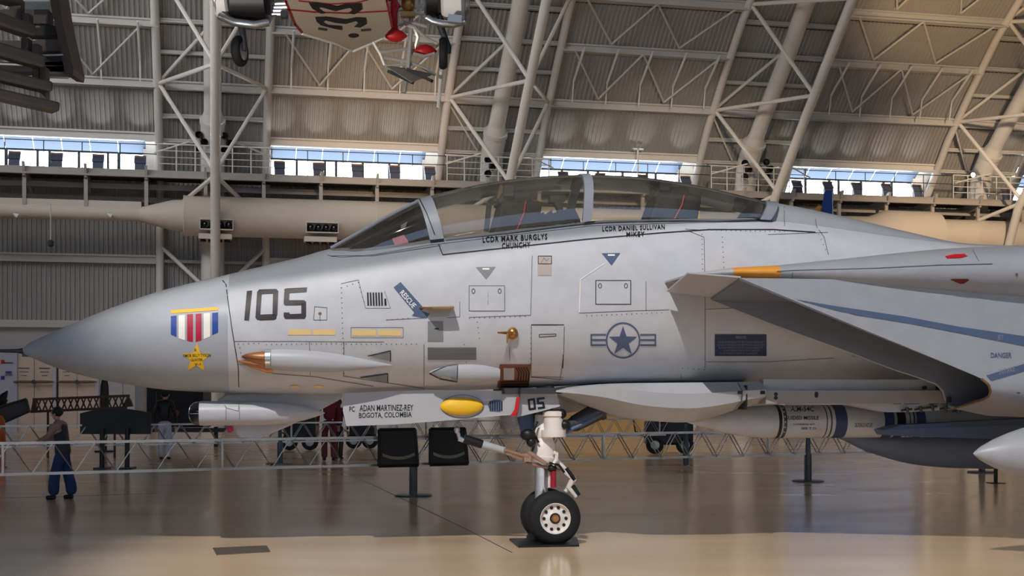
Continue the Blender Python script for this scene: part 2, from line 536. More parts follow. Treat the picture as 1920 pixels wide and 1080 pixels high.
_o = _t.nodes.new('ShaderNodeOutputMaterial'); _a = _t.nodes.new('ShaderNodeBsdfTransparent'); _a.inputs[0].default_value = (0.05, 0.068, 0.105, 1)
_t.links.new(_a.outputs[0], _o.inputs[0])
w = thing('window_7', WW(28, -.1, 3.2), kind='structure')
for i in range(5):
    a, c = GA + (GB - GA) * i / 5, GA + (GB - GA) * (i + 1) / 5
    for za, zb in ((3.25, 4.1), (4.3, 5.6), (5.65, 7.25)):
        b = MB(); b.box(WW((a + c) / 2, -.12, (za + zb) / 2), WD * ((c - a) / 2 - .04), WN * .01, (0, 0, (zb - za) / 2)); b.build('pane', M_low, w)
    b = MB(); b.box(WW(a, -.1, 5.25), WD * .05, WN * .06, (0, 0, 2.0)); b.build('mullion', M_beam, w)
for z in (5.62, 4.2):
    b = MB(); b.box(WW(28, -.1, z), WD * 3.4, WN * .05, (0, 0, .04)); b.build('transom', M_beam, w)
for u in (GA, GB):
    b = MB(); b.box(WW(u, -.35, 5.25), WD * .1, WN * .3, (0, 0, 2.1)); b.build('jamb', M_beam, w)
for z in (3.2, 7.3):
    b = MB(); b.box(WW(28, -.35, z), WD * 3.4, WN * .3, (0, 0, .03)); b.build('jamb', M_beam, w)

# roof trusses: two wall chords, one inner chord, a fat column pipe with a collar, diagonals
FC = [(0, 0.9), (5, 1.9), (9.5, 4.0), (12.3, 7.0), (15.5, 10.6), (18, 14.2), (20.5, 19.0)]
PC = [(0, 0.75), (9, .75), (11.3, 1.35), (12.5, 2.5), (15, 5.5), (16.5, 7.1), (18, 9.2), (20, 12.6)]
def at(tab, z):
    for (a, p), (a2, p2) in zip(tab, tab[1:]):
        if z <= a2:
            return p + (p2 - p) * (z - a) / (a2 - a)
    return tab[-1][1]
def truss():
    t = thing('roof_truss', WW(0, 1, 0), cat='truss', group='tubular roof trusses along the back wall')
    zs = [0, 4, 8, 9.5, 10.4, 11.4, 12.6, 14.3, 16.1, 18, 20, 22]
    for u in (-2.1, 2.05):
        b = MB(); b.path([WW(u, pv(z) + .22, z) for z in zs], 0.16, 10); b.build('wall_chord', M_steel, t)
    b = MB(); b.path([WW(0.05, at(FC, z), z) for z in (0, 2.5, 5, 7.3, 9.5, 10.9, 12.3, 13.9, 15.5, 18, 20.5)], 0.185, 12); b.build('inner_chord', M_steel, t)
    b = MB()
    b.path([WW(-.05, at(PC, z), z) for z in (12.3, 13, 14, 15, 16.5, 18, 20)], 0.33, 16)
    for z in (14.0, 16.1):
        b.path([WW(-.05, at(PC, z - .02), z - .02), WW(-.05, at(PC, z + .02), z + .02)], 0.335, 16)
    p = b.build('column_pipe', M_steel, t)
    b = MB()
    zz = (0, 3, 6, 9, 10.2, 11.3, 12.0)
    b.path([WW(-.05, at(PC, z), z) for z in zz] + [WW(-.05, at(PC, 12.35), 12.35)], [.46] * len(zz) + [.33], 16)
    c = b.build('pipe_sleeve', M_steel, t)
    b = MB(); z = 12.03
    b.path([WW(-.05, at(PC, z - .06), z - .06), WW(-.05, at(PC, z + .06), z + .06)], .5, 16); b.build('collar', M_steel, t)
    # diagonals: wall chord nodes to inner chord nodes
    nodes = [(7.3, 5.2), (3.2, 5.2), (8.4, 9.6), (13.25, 9.7), (13.25, 12.9), (16.6, 12.9), (16.6, 15.7), (19.8, 15.7)]
    for zw, zf in nodes:
        for u in (-2.1, 2.05):
            b = MB()
            b.tube(WW(u * .97, pv(zw) + .25, zw), WW(.05, at(FC, zf), zf), .08, n=8)
            b.build('diagonal', M_steel, t)
    for za, ub, zb, r in ((13.3, 0.0, 15.2, .07), (16.7, 0.0, 18.6, .07), (13.1, -.6, 11.5, .04)):
        b = MB(); b.tube(WW(-2.05, pv(za) + .15, za), WW(ub, pv(zb) + .1, zb), r, n=8); b.build('diagonal', M_steel, t)
    return t
t0 = truss()
tl = {-1: 'pale tubular roof truss beyond the left edge of the window row',
      0: 'upright tubular roof truss rising behind the nose of the jet, left of the canopy',
      1: 'tubular roof truss leaning up behind the front cockpit canopy',
      2: 'tubular roof truss leaning right above the rear cockpit canopy',
      3: 'rightmost leaning roof truss with a lit spot lamp at its foot'}
for k in (-1, 1, 2, 3):
    copy_tree(t0, WD * DU * k, tl[k])
t0['label'] = tl[0]

# walkway along the windows, hung on brackets, with rails
M_deck = mat('walkway_steel', (172, 164, 156), 0.55, var=0.08)
walk = thing('catwalk', WW(11, 1.5, 9.7), 'long steel walkway hung under the window strip along the back wall', 'walkway')
WF = 2.5
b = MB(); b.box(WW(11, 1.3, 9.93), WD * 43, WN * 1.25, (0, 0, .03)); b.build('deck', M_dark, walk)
b = MB()
b.box(WW(11, WF, 9.83), WD * 43, WN * .05, (0, 0, .14)); b.box(WW(11, WF + .06, 9.71), WD * 43, WN * .1, (0, 0, .03))
b.build('fascia_beam', M_deck, walk)
b = MB(); b.box(WW(11, 1.6, 9.45), WD * 43, WN * .05, (0, 0, .1)); b.build('lower_beam', M_deck, walk)
b = MB(); b.box(WW(11, 0.5, 9.1), WD * 43, WN * .05, (0, 0, .1)); b.build('lower_beam', M_deck, walk)
u00 = WP(45, 340, WF)[0]
US = [u00 + i * 2.2 for i in range(-4, 23)]
hb = MB(); hb.beam(WW(u00, WF - .1, 9.95), WW(u00, WF - .1, 8.35), .14, .12, WN)
h = hb.build('hanger_post', M_deck, walk)
bb = MB()
bb.prism([WW(u00 - .05, WF + .12, 10.1), WW(u00 - .05, WF + .3, 10.1), WW(u00 - .05, WF + .1, 9.6), WW(u00 - .05, .2, 9.25), WW(u00 - .05, .2, 9.75), WW(u00 - .05, WF - .2, 9.85)], WD * .1)
br = bb.build('bracket', M_deck, walk)
for u in US:
    if abs(u - u00) < .01:
        continue
    for o in (h, br):
        c = o.copy(); COL.objects.link(c); c.location = o.location + WD * (u - u00)
for k in range(-1, 5):
    o_u = DU * k
    b = MB()
    for z in (10.98, 10.62):                 # thin rail in front of the windows
        b.beam(WW(o_u - 9.1, WF - .2, z), WW(o_u - 2.1, WF - .2, z), .03, .03)
    b.build('window_rail', M_dark, walk)
    for i in range(6):
        b = MB(); u = o_u - 9 + i * 1.38
        b.beam(WW(u, WF - .2, 9.95), WW(u, WF - .2, 10.98), .03, .03); b.build('rail_post', M_dark, walk)
for k in range(-1, 4):                       # mesh rails round the trusses
    o_u = DU * k
    b = MB()
    for z in (10.25, 10.5, 10.75, 11.0):
        b.tube(WW(o_u - 2.1, WF - .1, z), WW(o_u + 2.2, WF - .1, z), .018 if z < 11 else .03, n=5)
    b.tube(WW(o_u + .9, WF + .9, 10.95), WW(o_u + 2.2, WF + .2, 10.6), .03, n=5)
    b.tube(WW(o_u - 2.2, WF + .2, 10.6), WW(o_u - .9, WF + .9, 10.95), .03, n=5)
    b.build('truss_rail', M_steel, walk)
    for i in range(7):
        b = MB(); u = o_u - 2.1 + i * .7
        b.tube(WW(u, WF - .1, 9.95), WW(u, WF - .1, 11.0), .025, n=5); b.build('rail_post', M_steel, walk)
# reading lecterns along the windows
M_lect = mat('lectern_grey', (86, 92, 112), 0.5)
M_lecttop = mat('lectern_brown_edge', (140, 100, 80), 0.5)
u0_, z0_ = WP(25, 297, 2.2)
lec = thing('walkway_lectern', WW(u0_, 2.0, 9.96), cat='lectern')
b = MB()
b.hexa([WW(u0_ - .2, 2.1, 9.96), WW(u0_ + .2, 2.1, 9.96), WW(u0_ + .2, 1.9, 9.96), WW(u0_ - .2, 1.9, 9.96),
        WW(u0_ - .2, 2.0, 10.3), WW(u0_ + .2, 2.0, 10.3), WW(u0_ + .2, 1.85, 10.3), WW(u0_ - .2, 1.85, 10.3)])
b.build('stand', M_lect, lec)
b = MB()
b.hexa([WW(u0_ - .22, 2.05, 10.3), WW(u0_ + .22, 2.05, 10.3), WW(u0_ + .22, 1.98, 10.28), WW(u0_ - .22, 1.98, 10.28),
        WW(u0_ - .22, 1.85, 10.56), WW(u0_ + .22, 1.85, 10.56), WW(u0_ + .22, 1.78, 10.54), WW(u0_ - .22, 1.78, 10.54)])
b.build('reading_panel', M_lect, lec)
b = MB(); b.beam(WW(u0_ - .22, 1.82, 10.58), WW(u0_ + .22, 1.82, 10.58), .12, .07); b.build('top_edge', M_lecttop, lec)
spots = [(25, 'leftmost grey lectern against the left bright window'), (105, 'second grey lectern from the left against the left window'),
         (183, 'third grey lectern from the left against the left window'), (262, 'grey lectern at the right end of the left window'),
         (525, 'first grey lectern in the window above the grey duct, nearest the upright truss'), (598, 'second grey lectern from the left in the window above the duct'),
         (671, 'middle grey lectern of five in the window above the duct'), (742, 'fourth grey lectern in the window above the duct'),
         (808, 'grey lectern at the right end of the window left of the canopy'), (1060, 'grey lectern just above the front canopy top'),
         (1130, 'grey lectern behind the canopy bow top'), (1210, 'grey lectern above the rear canopy glass'), (1290, 'grey lectern at the right end of the window above the rear canopy'),
         (1500, 'first grey lectern in the right window beside the leaning truss'), (1558, 'second grey lectern in the right window above the blue tail fin'),
         (1612, 'third grey lectern in the right window'), (1668, 'fourth grey lectern in the right window'), (1726, 'grey lectern at the right end of the right window'),
         (1895, 'grey lectern in the window cut by the right edge of the photo')]
for px, lb in spots:
    if px == 25:
        lec['label'] = lb; lec['group'] = 'reading lecterns on the walkway'; continue
    c = copy_tree(lec, WD * (WP(px, 300, 2.2)[0] - u0_), lb)
for i, (px, lb) in enumerate(spots):         # added spots standing in for light reflected up off the lecterns
    u = WP(px, 300, 2.2)[0]
    lamp('lectern_bounce_spot', 'SPOT', WW(u, 2.1, 10.7), WW(u, pv(12.4), 12.35), 24, (1, 0.98, 0.94), 0.05, spot=46, blend=0.7)

# big round duct in front of the wall
dz, dv, dr = 8.3, 2.3, 0.77
def DPt(px, py=410): return WP(px, py, dv)[0]
duct = thing('air_duct', WW(8, dv, dz - dr), 'long round cream air duct running along the wall behind the jet', 'duct')
prf = [(DPt(-120), .28), (DPt(262), .28)]
def dl(segs, name, m=M_duct, n=28, caps=True):
    b = MB(); b.lathe(WW(0, dv, dz), WD, segs, n, caps); return b.build(name, m, duct)
dl([(DPt(-200), .27), (DPt(262), .27)], 'thin_duct')
dl([(DPt(262), .27), (DPt(322), .58), (DPt(344), .60)], 'taper')
dl([(DPt(344), .77), (DPt(345), .79), (DPt(348), .77), (DPt(700), .77)], 'duct_section')
dl([(DPt(700), .77), (DPt(702), .785), (DPt(705), .77), (DPt(1120), .77)], 'duct_section')
dl([(DPt(1120), .77), (DPt(1123), .785), (DPt(1126), .77), (DPt(1560), .77), (DPt(1630), .79)], 'duct_section')
dl([(DPt(1628), .79), (DPt(1655), 1.05), (DPt(1662), 1.08), (DPt(1740), 1.08), (DPt(1753), 1.05), (DPt(1757), .8)], 'duct_sleeve')
dl([(DPt(1756), .77), (DPt(1815), .77), (DPt(1817), .785), (DPt(1820), .77), (DPt(2300), .77)], 'duct_section')
b = MB(); b.box(WW((DPt(-200) + DPt(265)) / 2, dv, dz + .33), WD * (DPt(265) - DPt(-200)) / 2, WN * .12, (0, 0, .14)); b.build('carrier_beam', M_duct, duct)
# lamp boxes on the duct
def lampbox(px, pyt, lb):
    u, z = WP(px, pyt, dv + .8)
    t = thing('duct_lamp_box', WW(u, dv + .75, z - .4), lb, 'lamp', 'four-lamp boxes on the duct')
    b = MB()
    b.box(WW(u, dv + .72, z), WD * .62, WN * .22, (0, 0, .02)); b.box(WW(u, dv + .72, z - .38), WD * .62, WN * .22, (0, 0, .02))
    for s in (-1, 1): b.box(WW(u + s * .61, dv + .72, z - .19), WD * .015, WN * .22, (0, 0, .19))
    b.build('housing', M_duct, t)
    b = MB(); b.box(WW(u, dv + .6, z - .19), WD * .6, WN * .02, (0, 0, .17)); b.build('back_plate', M_black, t)
    for i in range(4):
        c = WW(u - .45 + i * .3, dv + .66, z - .2)
        b = MB(); b.lathe(c, -WN * -1, [(0, .13), (.02, .14)], 12); b.lathe(c, -WN, [(0, .07), (.16, .14), (.2, .14), (.19, .12), (.05, .05)], 14); b.build('lamp', M_black, t)
        b = MB(); b.sphere(c - WN * .12 + Vector((0, 0, .05)), .03, 8, 6); b.build('bulb', M_white, t)
    b = MB(); b.box(WW(u - .05, dv + .5, z - .62), WD * .62, WN * .25, (0, 0, .1)); b.build('tray', M_duct, t)
    for i in range(4):
        c = WW(u - .5 + i * .3, dv + .5, z - .72)
        b = MB(); b.lathe(c, (0, 0, -1), [(0, .1), (.09, .12), (.1, .1)], 12); b.build('down_lamp', M_black, t)
lampbox(406, 412, 'box of four black lamps under the duct beside the upright truss')
lampbox(604, 418, 'box of four black lamps on the duct above the windshield base')
# black lamp clusters on the column pipes
def cluster(px, py, v, lb):
    u, z = WP(px, py, v)
    t = thing('spot_lamp_cluster', WW(u, v, z - .3), lb, 'lamp', 'black spot lamp clusters on the trusses')
    b = MB(); b.tube(WW(u, v - .4, z + .3), WW(u, v - .1, z + .3), .03); b.tube(WW(u, v - .1, z + .4), WW(u, v - .1, z - .4), .03); b.build('bracket', M_black, t)
    for i in range(3):
        c = WW(u + (.07 if i % 2 else -.07), v, z + .28 - i * .28)
        d = (-WN + WD * (.5 if i % 2 else -.5) + Vector((0, 0, -.4))).normalized()
        b = MB(); b.lathe(c - d * .12, d, [(0, .05), (.05, .11), (.2, .15), (.22, .15), (.21, .12), (.1, .08)], 12); b.build('lamp_head', M_black, t)
for px, py, v, lb in ((378, 266, 1.9, 'black spot lamp cluster left of the upright truss pipe'), (426, 268, 1.9, 'black spot lamp cluster right of the upright truss pipe'),
                      (919, 312, 2.2, 'black spot lamp cluster just above the front canopy glass'), (1400, 318, 2.2, 'black spot lamp cluster on the truss above the rear canopy'),
                      (1440, 316, 2.2, 'black spot lamp cluster right of the truss pipe above the rear canopy')):
    cluster(px, py, v, lb)
u, z = WP(1824, 328, 2.4)
t = thing('lit_spot_lamp', WW(u, 2.4, z - .2), 'small lit warm spot lamp on the rightmost truss foot', 'lamp')
b = MB(); b.lathe(WW(u, 2.2, z), -WN, [(0, .05), (.1, .13), (.25, .15), (.24, .12), (.15, .1)], 14); b.build('housing', M_black, t)
M_glow = mat('lit_bulb', (255, 232, 200), emit=9)
b = MB(); b.sphere(WW(u, 2.42, z), .1); b.build('bulb', M_glow, t)
# pendant lamp and the twin-head lamp post
u, z = WP(95, 458, 3.3)
t = thing('pendant_lamp', WW(u, 3.3, z), 'small dark pendant lamp on a thin rod under the duct', 'lamp')
b = MB(); b.tube(WW(u, 3.3, z), WW(u, 3.3, WP(95, 382, 3.3)[1]), .025, n=6); b.build('rod', M_beam, t)
b = MB(); b.lathe(WW(u, 3.3, z - .1), (0, 0, 1), [(0, .03), (.05, .1), (.2, .11), (.26, .04)], 12); b.build('lamp_head', M_dark, t)
u, z = WP(1196, 326, 1.5)
t = thing('twin_lamp_post', WW(u, 1.5, z), 'slim white twin-head lamp post before the window above the rear canopy', 'lamp')
zt = WP(1196, 281, 1.5)[1]
b = MB(); b.tube(WW(u, 1.5, 9.95), WW(u, 1.5, zt), .03, n=8); b.build('post', M_white, t)
for s in (-1, 1):
    b = MB(); b.box(WW(u + s * .13, 1.5, zt + .03), WD * .1, WN * .05, Vector((0, 0, .03)) + WD * .0); b.build('lamp_head', M_white, t)
for px, lb in ((30, 'small bright clip lamp on the thin duct near the left edge'), (206, 'small bright clip lamp on the thin duct right of the pendant lamp')):
    u, z = WP(px, 402, dv + .35)
    t = thing('clip_lamp', WW(u, dv + .35, z - .1), lb, 'lamp')
    b = MB(); b.tube(WW(u - .05, dv + .2, z + .1), WW(u, dv + .4, z), .02, n=6); b.build('arm', M_rail, t)
    b = MB(); b.lathe(WW(u - .08, dv + .4, z + .02), WD + Vector((0, 0, -.6)), [(0, .03), (.12, .08), (.18, .09), (.17, .07)], 10); b.build('lamp_head', M_white, t)

# ================================================================ THE JET
M_jet = two_tone('jet_grey_paint', (190, 192, 198), (134, 137, 143), 2.98, 3.12, 0.5, .165)
M_rad = mat('radome_grey', (162, 166, 173), 0.38, var=0.05)
M_frame = mat('canopy_frame_grey', (136, 141, 150), 0.42, var=0.04)
M_light = mat('light_grey_paint', (170, 171, 175), 0.42, var=0.05)
M_seam = mat('seam_black', (26, 26, 28), 0.6)
M_line = mat('panel_line', (88, 88, 90), 0.6)
M_num = mat('number_brown_black', (52, 44, 44), 0.5)
M_blue = mat('marking_blue_grey', (76, 92, 122), 0.5, var=.04)
M_stencil = mat('stencil_black', (20, 20, 24), 0.5)
M_grey = mat('marking_grey', (128, 131, 136), 0.5)
M_yellow = mat('paint_yellow', (236, 186, 40), 0.5, var=.05)
M_pale = mat('formation_strip', (226, 194, 134), 0.5, var=.04)
M_orange = mat('paint_orange', (216, 148, 56), 0.5, var=.08)
M_red = mat('paint_red', (188, 24, 30), 0.45)
M_crim = mat('paint_crimson', (176, 20, 58), 0.5)
M_rblue = mat('paint_royal_blue', (26, 66, 150), 0.5)
M_cream = mat('paint_cream', (238, 234, 224), 0.5)
M_copper = mat('heat_copper', (176, 122, 88), 0.32, 0.85, var=.3, scale=14)
M_coppermatte = mat('copper_panel', (128, 82, 62), 0.5, 0.3, var=.25, scale=12)
M_steelm = mat('bright_steel', (190, 190, 192), 0.28, 0.9)
M_gun = mat('gunmetal', (70, 72, 76), 0.4, 0.6)
M_brass = mat('brass', (170, 124, 70), 0.35, 0.8)
M_rubber = mat('tyre_rubber', (22, 22, 24), 0.75)
M_gearw = mat('gear_white', (226, 218, 210), 0.4, var=.06)
M_navy = mat('navy_blue', (44, 58, 90), 0.45)
M_seat = mat('seat_black_fabric', (18, 16, 20), 0.7, bump=.4, bscale=20)
M_tan = mat('seat_tan', (120, 92, 66), 0.6)
M_duct2 = mat('intake_grey', (112, 118, 132), 0.5)

jet = thing('fighter_jet', AW(0, 0, 0), 'twin-seat light grey fighter jet with 105 on its nose', 'airplane')
def lofted(name, st, m, parent=None, nt=2.0, nb=2.0, n=40, bm=None, caps=True, dt=0.0, build=True):
    """st: (px, ytop, ybot, half width [, nt]) measured in the plane t=dt"""
    rings = []
    for q in st:
        px, yt, yb, w = q[:4]
        et = q[4] if len(q) > 4 else nt
        s, zt = AC(px, yt, dt)
        zb = AC(px, yb, dt)[1]
        zm, h = (zt + zb) / 2, (zt - zb) / 2
        ring = []
        for k in range(n):
            a = 2 * pi * k / n
            e = et if math.sin(a) > 0 else nb
            c_, s_ = math.cos(a), math.sin(a)
            ring.append(AW(s, dt + w * math.copysign(abs(c_) ** (2 / e), c_), zm + h * math.copysign(abs(s_) ** (2 / e), s_)))
        rings.append(ring)
    b = bm or MB()
    b.rings(rings, caps=caps)
    return b.build(name, m, parent if parent is not None else jet) if build else b

def hermite(st, sub=4):                      # smooth the measured stations with a Catmull-Rom spline
    out = []
    for i in range(len(st) - 1):
        p0, p1, p2, p3 = st[max(i - 1, 0)], st[i], st[i + 1], st[min(i + 2, len(st) - 1)]
        for j in range(sub):
            t = j / sub
            q = []
            for a, b_, c, d in zip(p0, p1, p2, p3):
                q.append(0.5 * (2 * b_ + (c - a) * t + (2 * a - 5 * b_ + 4 * c - d) * t * t + (3 * b_ - a - 3 * c + d) * t ** 3))
            out.append(tuple(q))
    return out + [tuple(st[-1])]

rad_st = [(40, 655, 659, .012, 2), (47, 649, 665, .045, 2), (60, 640, 671, .095, 2), (100, 622.5, 687.5, .18, 2), (143, 605, 701, .262, 2), (200, 581, 714, .362, 2),
          (290, 549, 728.5, .485, 2), (367, 529, 734.5, .545, 2), (432, 514, 736.5, .575, 2.05)]
radome = lofted('radome', hermite(rad_st), M_rad)
M_rad2 = None
fus_st = [(432, 514, 736.5, .575, 2.05), (500, 498, 738, .61, 2.15), (560, 484, 738.5, .635, 2.3), (620, 468, 738, .655, 2.5), (680, 466, 737.5, .668, 2.75), (740, 460, 736, .68, 3), (790, 454, 735, .688, 3),
          (840, 448, 733, .695, 3), (950, 436, 729, .70, 3), (1090, 419, 722, .70, 3), (1200, 415, 718.5, .70, 3), (1300, 413.5, 717, .70, 3), (1420, 413, 715.5, .70, 2.8),
          (1530, 424, 714, .70, 2.6), (1640, 440, 712.5, .70, 2.5), (1790, 459, 711, .70, 2.5), (1920, 462, 709, .70, 2.5), (2150, 462, 708, .70, 2.5)]
fus = lofted('forward_fuselage', hermite(fus_st, 3), M_jet, n=56)
spine_st = [(1424, 378, 470, .36, 2.3), (1470, 386, 470, .36, 2.3), (1530, 398, 472, .36, 2.2), (1600, 414, 474, .35, 2.2), (1700, 438, 476, .32, 2), (1790, 457, 480, .28, 2), (1900, 462, 484, .26, 2)]
spine = lofted('spine_fairing', hermite(spine_st, 3), mat('spine_grey', (158, 161, 166), .5, var=.05))

# ---- canopy glass and windshield: swept stations from sill to crown
def cstation(sx, sy, tx, ty, w, n=22):
    s0, z0 = AC(sx, sy, -w)
    s1, z1 = AC(tx, ty, 0)
    pts = []
    for k in range(n + 1):
        a = pi * k / n
        r = math.sin(a) ** .82 if 0 < k < n else 0
        c_ = -math.cos(a)
        pts.append(AW(s0 + (s1 - s0) * r, w * math.copysign(abs(c_) ** .9, c_), z0 + (z1 - z0) * r))
    return pts
def cshell(name, st, m, off=0.0):
    b = MB()
    b.rings([cstation(*q) for q in st], closed=False, caps=False)
    return b.build(name, m, jet)
G_ws = glass('windshield_glass', (0.80, 0.76, 0.68), 0.04, haze=0.04)
G_can = glass('canopy_glass', (0.94, 0.92, 0.86), 0.035, haze=0.065)
CW = .46
A0, A1, A2, A3 = (618, 476, 620, 468, .30), (660, 474, 672, 438, .38), (720, 467, 728, 405, .43), (806, 449, 778, 378, CW)
A4 = (834, 446, 805, 369, CW)
B1, B2, B3 = (940, 434, 900, 346, CW), (1020, 424, 1000, 333, CW), (1092, 415, 1084, 329, CW)
C0 = (1108, 413.5, 1101, 329, CW)
C1, C2, C3, C4 = (1200, 411, 1192, 333, CW), (1300, 411, 1290, 347, CW), (1375, 411, 1368, 365, CW), (1425, 411, 1425, 379, .42)
ws = cshell('windshield', hermite([A0, A1, A2, A3], 3), G_ws)
can1 = cshell('front_canopy', hermite([A4, B1, B2, B3], 4), G_can)
can2 = cshell('rear_canopy', hermite([C0, C1, C2, C3, C4], 4), G_can)
def bow(name, a, b_, th=.03):
    r0, r1 = cstation(*a), cstation(*b_)
    ce = sum((p for p in r0), Vector()) / len(r0)
    def out(p, d):
        q = p - ce; q = q - AS * q.dot(AS)
        return p + q.normalized() * d
    b = MB()
    b.rings([[out(p, .012) for p in r0], [out(p, .012) for p in r1], [out(p, -th) for p in r1], [out(p, -th) for p in r0], [out(p, .012) for p in r0]], closed=False, caps=False)
    return b.build(name, M_frame, jet)
bow1 = bow('windshield_bow', A3, (832, 446, 803, 370, CW))
bow('canopy_bow', B3, C0)
rearbow = bow('canopy_rear_frame', C4, (1445, 412, 1445, 381, .42))
b = MB(); b.prism(cstation(1420, 411, 1412, 381, .4), AS * .02); b.build('rear_bulkhead', M_dark, jet)
# windshield centre post edges (flat front pane frame)
for sg in (-1, 1):
    b = MB()
    pts = []
    for q in hermite([A0, A1, A2, A3], 4):
        ring = cstation(*q)
        k = 8 if sg < 0 else 14
        pts.append(ring[k] + Vector((0, 0, .006)))
    b.path(pts, .016, 6); b.build('windshield_post', M_frame, jet)

# ---- surface projection: paint and small plates laid on the skin
BV = {}
def bvh(*obs):
    key = tuple(o.name for o in obs)
    if key not in BV:
        vs, fs = [], []
        for o in obs:
            k = len(vs)
            vs += [v.co + BASE[o] for v in o.data.vertices]
            fs += [tuple(i + k for i in p.vertices) for p in o.data.polygons]
        BV[key] = BVHTree.FromPolygons(vs, fs)
    return BV[key]
EYE = Vector((0, 0, CZ))
def skin(tree, px, py, off):
    d = Vector(((px - 960) / F, 1, (HZ - py) / F)).normalized()
    h, n, i, _ = tree.ray_cast(EYE, d)
    if h is None:
        h, n, i, _ = tree.find_nearest(PX(px, py, 13.2))
        if h is None: return PX(px, py, 13)
    if n.dot(d) > 0: n = -n
    return h + n * off
BODY = (radome, fus, spine)
def decal_bm(polys, bodies, off, step=9, m=None, name='marking', parent=None):
    tree = bvh(*bodies)
    bm = bmesh.new()
    for poly in polys:
        poly = [Vector((x, y, 0)) for x, y in poly]
        vs = [bm.verts.new(p) for p in poly]
        for t in tessellate_polygon([poly]):
            try: bm.faces.new([vs[i] for i in t])
            except ValueError: pass
    for _ in range(5):
        es = [e for e in bm.edges if e.calc_length() > step]
        if not es: break
        bmesh.ops.subdivide_edges(bm, edges=es, cuts=1)
        bmesh.ops.triangulate(bm, faces=[f for f in bm.faces if len(f.verts) > 3])
    b = MB()
    b.add([skin(tree, v.co.x, v.co.y, off) for v in bm.verts], [tuple(v.index for v in f.verts) for f in (bm.verts.index_update() or bm.faces)], True)
    bm.free()
    return b.build(name, m, parent if parent is not None else jet)
def paint(name, polys, m, off=.004, bodies=BODY, step=9, parent=None, label=None):
    if polys and not isinstance(polys[0][0], (tuple, list)):
        polys = [polys]
    o = decal_bm(polys, bodies, off, step, m, name, parent)
    if label: o['label'] = label
    return o
def rect(x0, y0, x1, y1): return [(x0, y0), (x1, y0), (x1, y1), (x0, y1)]
def stroke(pts, w):
    out = []
    for (x0, y0), (x1, y1) in zip(pts, pts[1:]):
        l = math.hypot(x1 - x0, y1 - y0) or 1
        nx, ny = -(y1 - y0) / l * w / 2, (x1 - x0) / l * w / 2
        ex, ey = (x1 - x0) / l * w * .3, (y1 - y0) / l * w * .3
        out.append([(x0 + nx - ex, y0 + ny - ey), (x1 + nx + ex, y1 + ny + ey), (x1 - nx + ex, y1 - ny + ey), (x0 - nx - ex, y0 - ny - ey)])
    return out
def line(name, pts, w=1.1, m=None, off=.003, bodies=BODY):
    return paint(name, stroke(pts, w), m or M_line, off, bodies, 14)
def closed(pts): return list(pts) + [pts[0]]
def oval(cx, cy, rx, ry, n=28, a0=0): return [(cx + rx * math.cos(2 * pi * k / n + a0), cy + ry * math.sin(2 * pi * k / n + a0)) for k in range(n)]
def ringpoly(cx, cy, r0x, r0y, r1x, r1y, n=40):
    return [[(cx + a * math.cos(2 * pi * i / n), cy + c * math.sin(2 * pi * i / n)) for i, a, c in ((k, r0x, r0y), (k + 1, r0x, r0y), (k + 1, r1x, r1y), (k, r1x, r1y))] for k in range(n)]
def star(cx, cy, rx, ry, inner=.40, tilt=0):
    return [(cx + (1 if k % 2 == 0 else inner) * rx * math.sin(pi * k / 5 + tilt), cy - (1 if k % 2 == 0 else inner) * ry * math.cos(pi * k / 5 + tilt)) for k in range(10)]
def lettering(name, txt, x0, y0, x1, y1, m, bodies=BODY, off=.005, slope=0.0, bold=.012, parent=None, rot=0.0, label=None, gap=1.0):
    c = bpy.data.curves.new('lettering', 'FONT')
    c.body = txt
    c.offset = bold
    c.space_character = gap
    c.resolution_u = 2
    o = bpy.data.objects.new('lettering', c)
    me = bpy.data.meshes.new_from_object(o)
    bpy.data.objects.remove(o)
    xs = [v.co.x for v in me.vertices]; ys = [v.co.y for v in me.vertices]
    ax, bx, ay, by = min(xs), max(xs), min(ys), max(ys)
    tree = bvh(*bodies)
    b = MB()
    cx, cy = (x0 + x1) / 2, (y0 + y1) / 2
    vs = []
    for v in me.vertices:
        x = x0 + (v.co.x - ax) / (bx - ax) * (x1 - x0)
        y = y1 - (v.co.y - ay) / (by - ay) * (y1 - y0) + slope * (x - x0)
        if rot:
            dx, dy = x - cx, y - cy
            x, y = cx + dx * math.cos(rot) - dy * math.sin(rot), cy + dx * math.sin(rot) + dy * math.cos(rot)
        vs.append(skin(tree, x, y, off))
    b.add(vs, [tuple(p.vertices) for p in me.polygons])
    bpy.data.meshes.remove(me)
    o = b.build(name, m, parent if parent is not None else jet)
    if label: o['label'] = label
    return o

# radome join, canopy frame bands and seams
line('radome_seam', [(412, 519), (424, 534), (427, 560), (434, 610), (442, 660), (447, 690), (448, 736)], 1.6, M_seam)
ALL = (radome, fus, spine)
paint('sill_frame', [(612, 473), (640, 476), (700, 470), (806, 450), (836, 447), (950, 434), (1090, 415.5), (1110, 414), (1300, 411.5), (1428, 411.5), (1428, 416), (1300, 418), (1110, 424), (950, 442.5), (833, 457), (806, 460), (700, 478), (640, 483), (614, 479)], M_frame, .006)
line('canopy_seam', [(787, 374), (800, 400), (815, 440), (830, 478), (960, 464), (1100, 449), (1240, 437), (1330, 431), (1450, 431), (1528, 436)], 1.8, M_seam, .006, BODY + (ws, bow1))
line('windshield_seam', [(620, 481), (700, 480), (826, 461)], .9, M_line, .008)
line('spine_seam', [(1470, 388), (1471, 424)], 1.2, M_line)
line('spine_seam', [(1526, 399), (1531, 425), (1545, 445), (1553, 478)], 1.2, M_line)

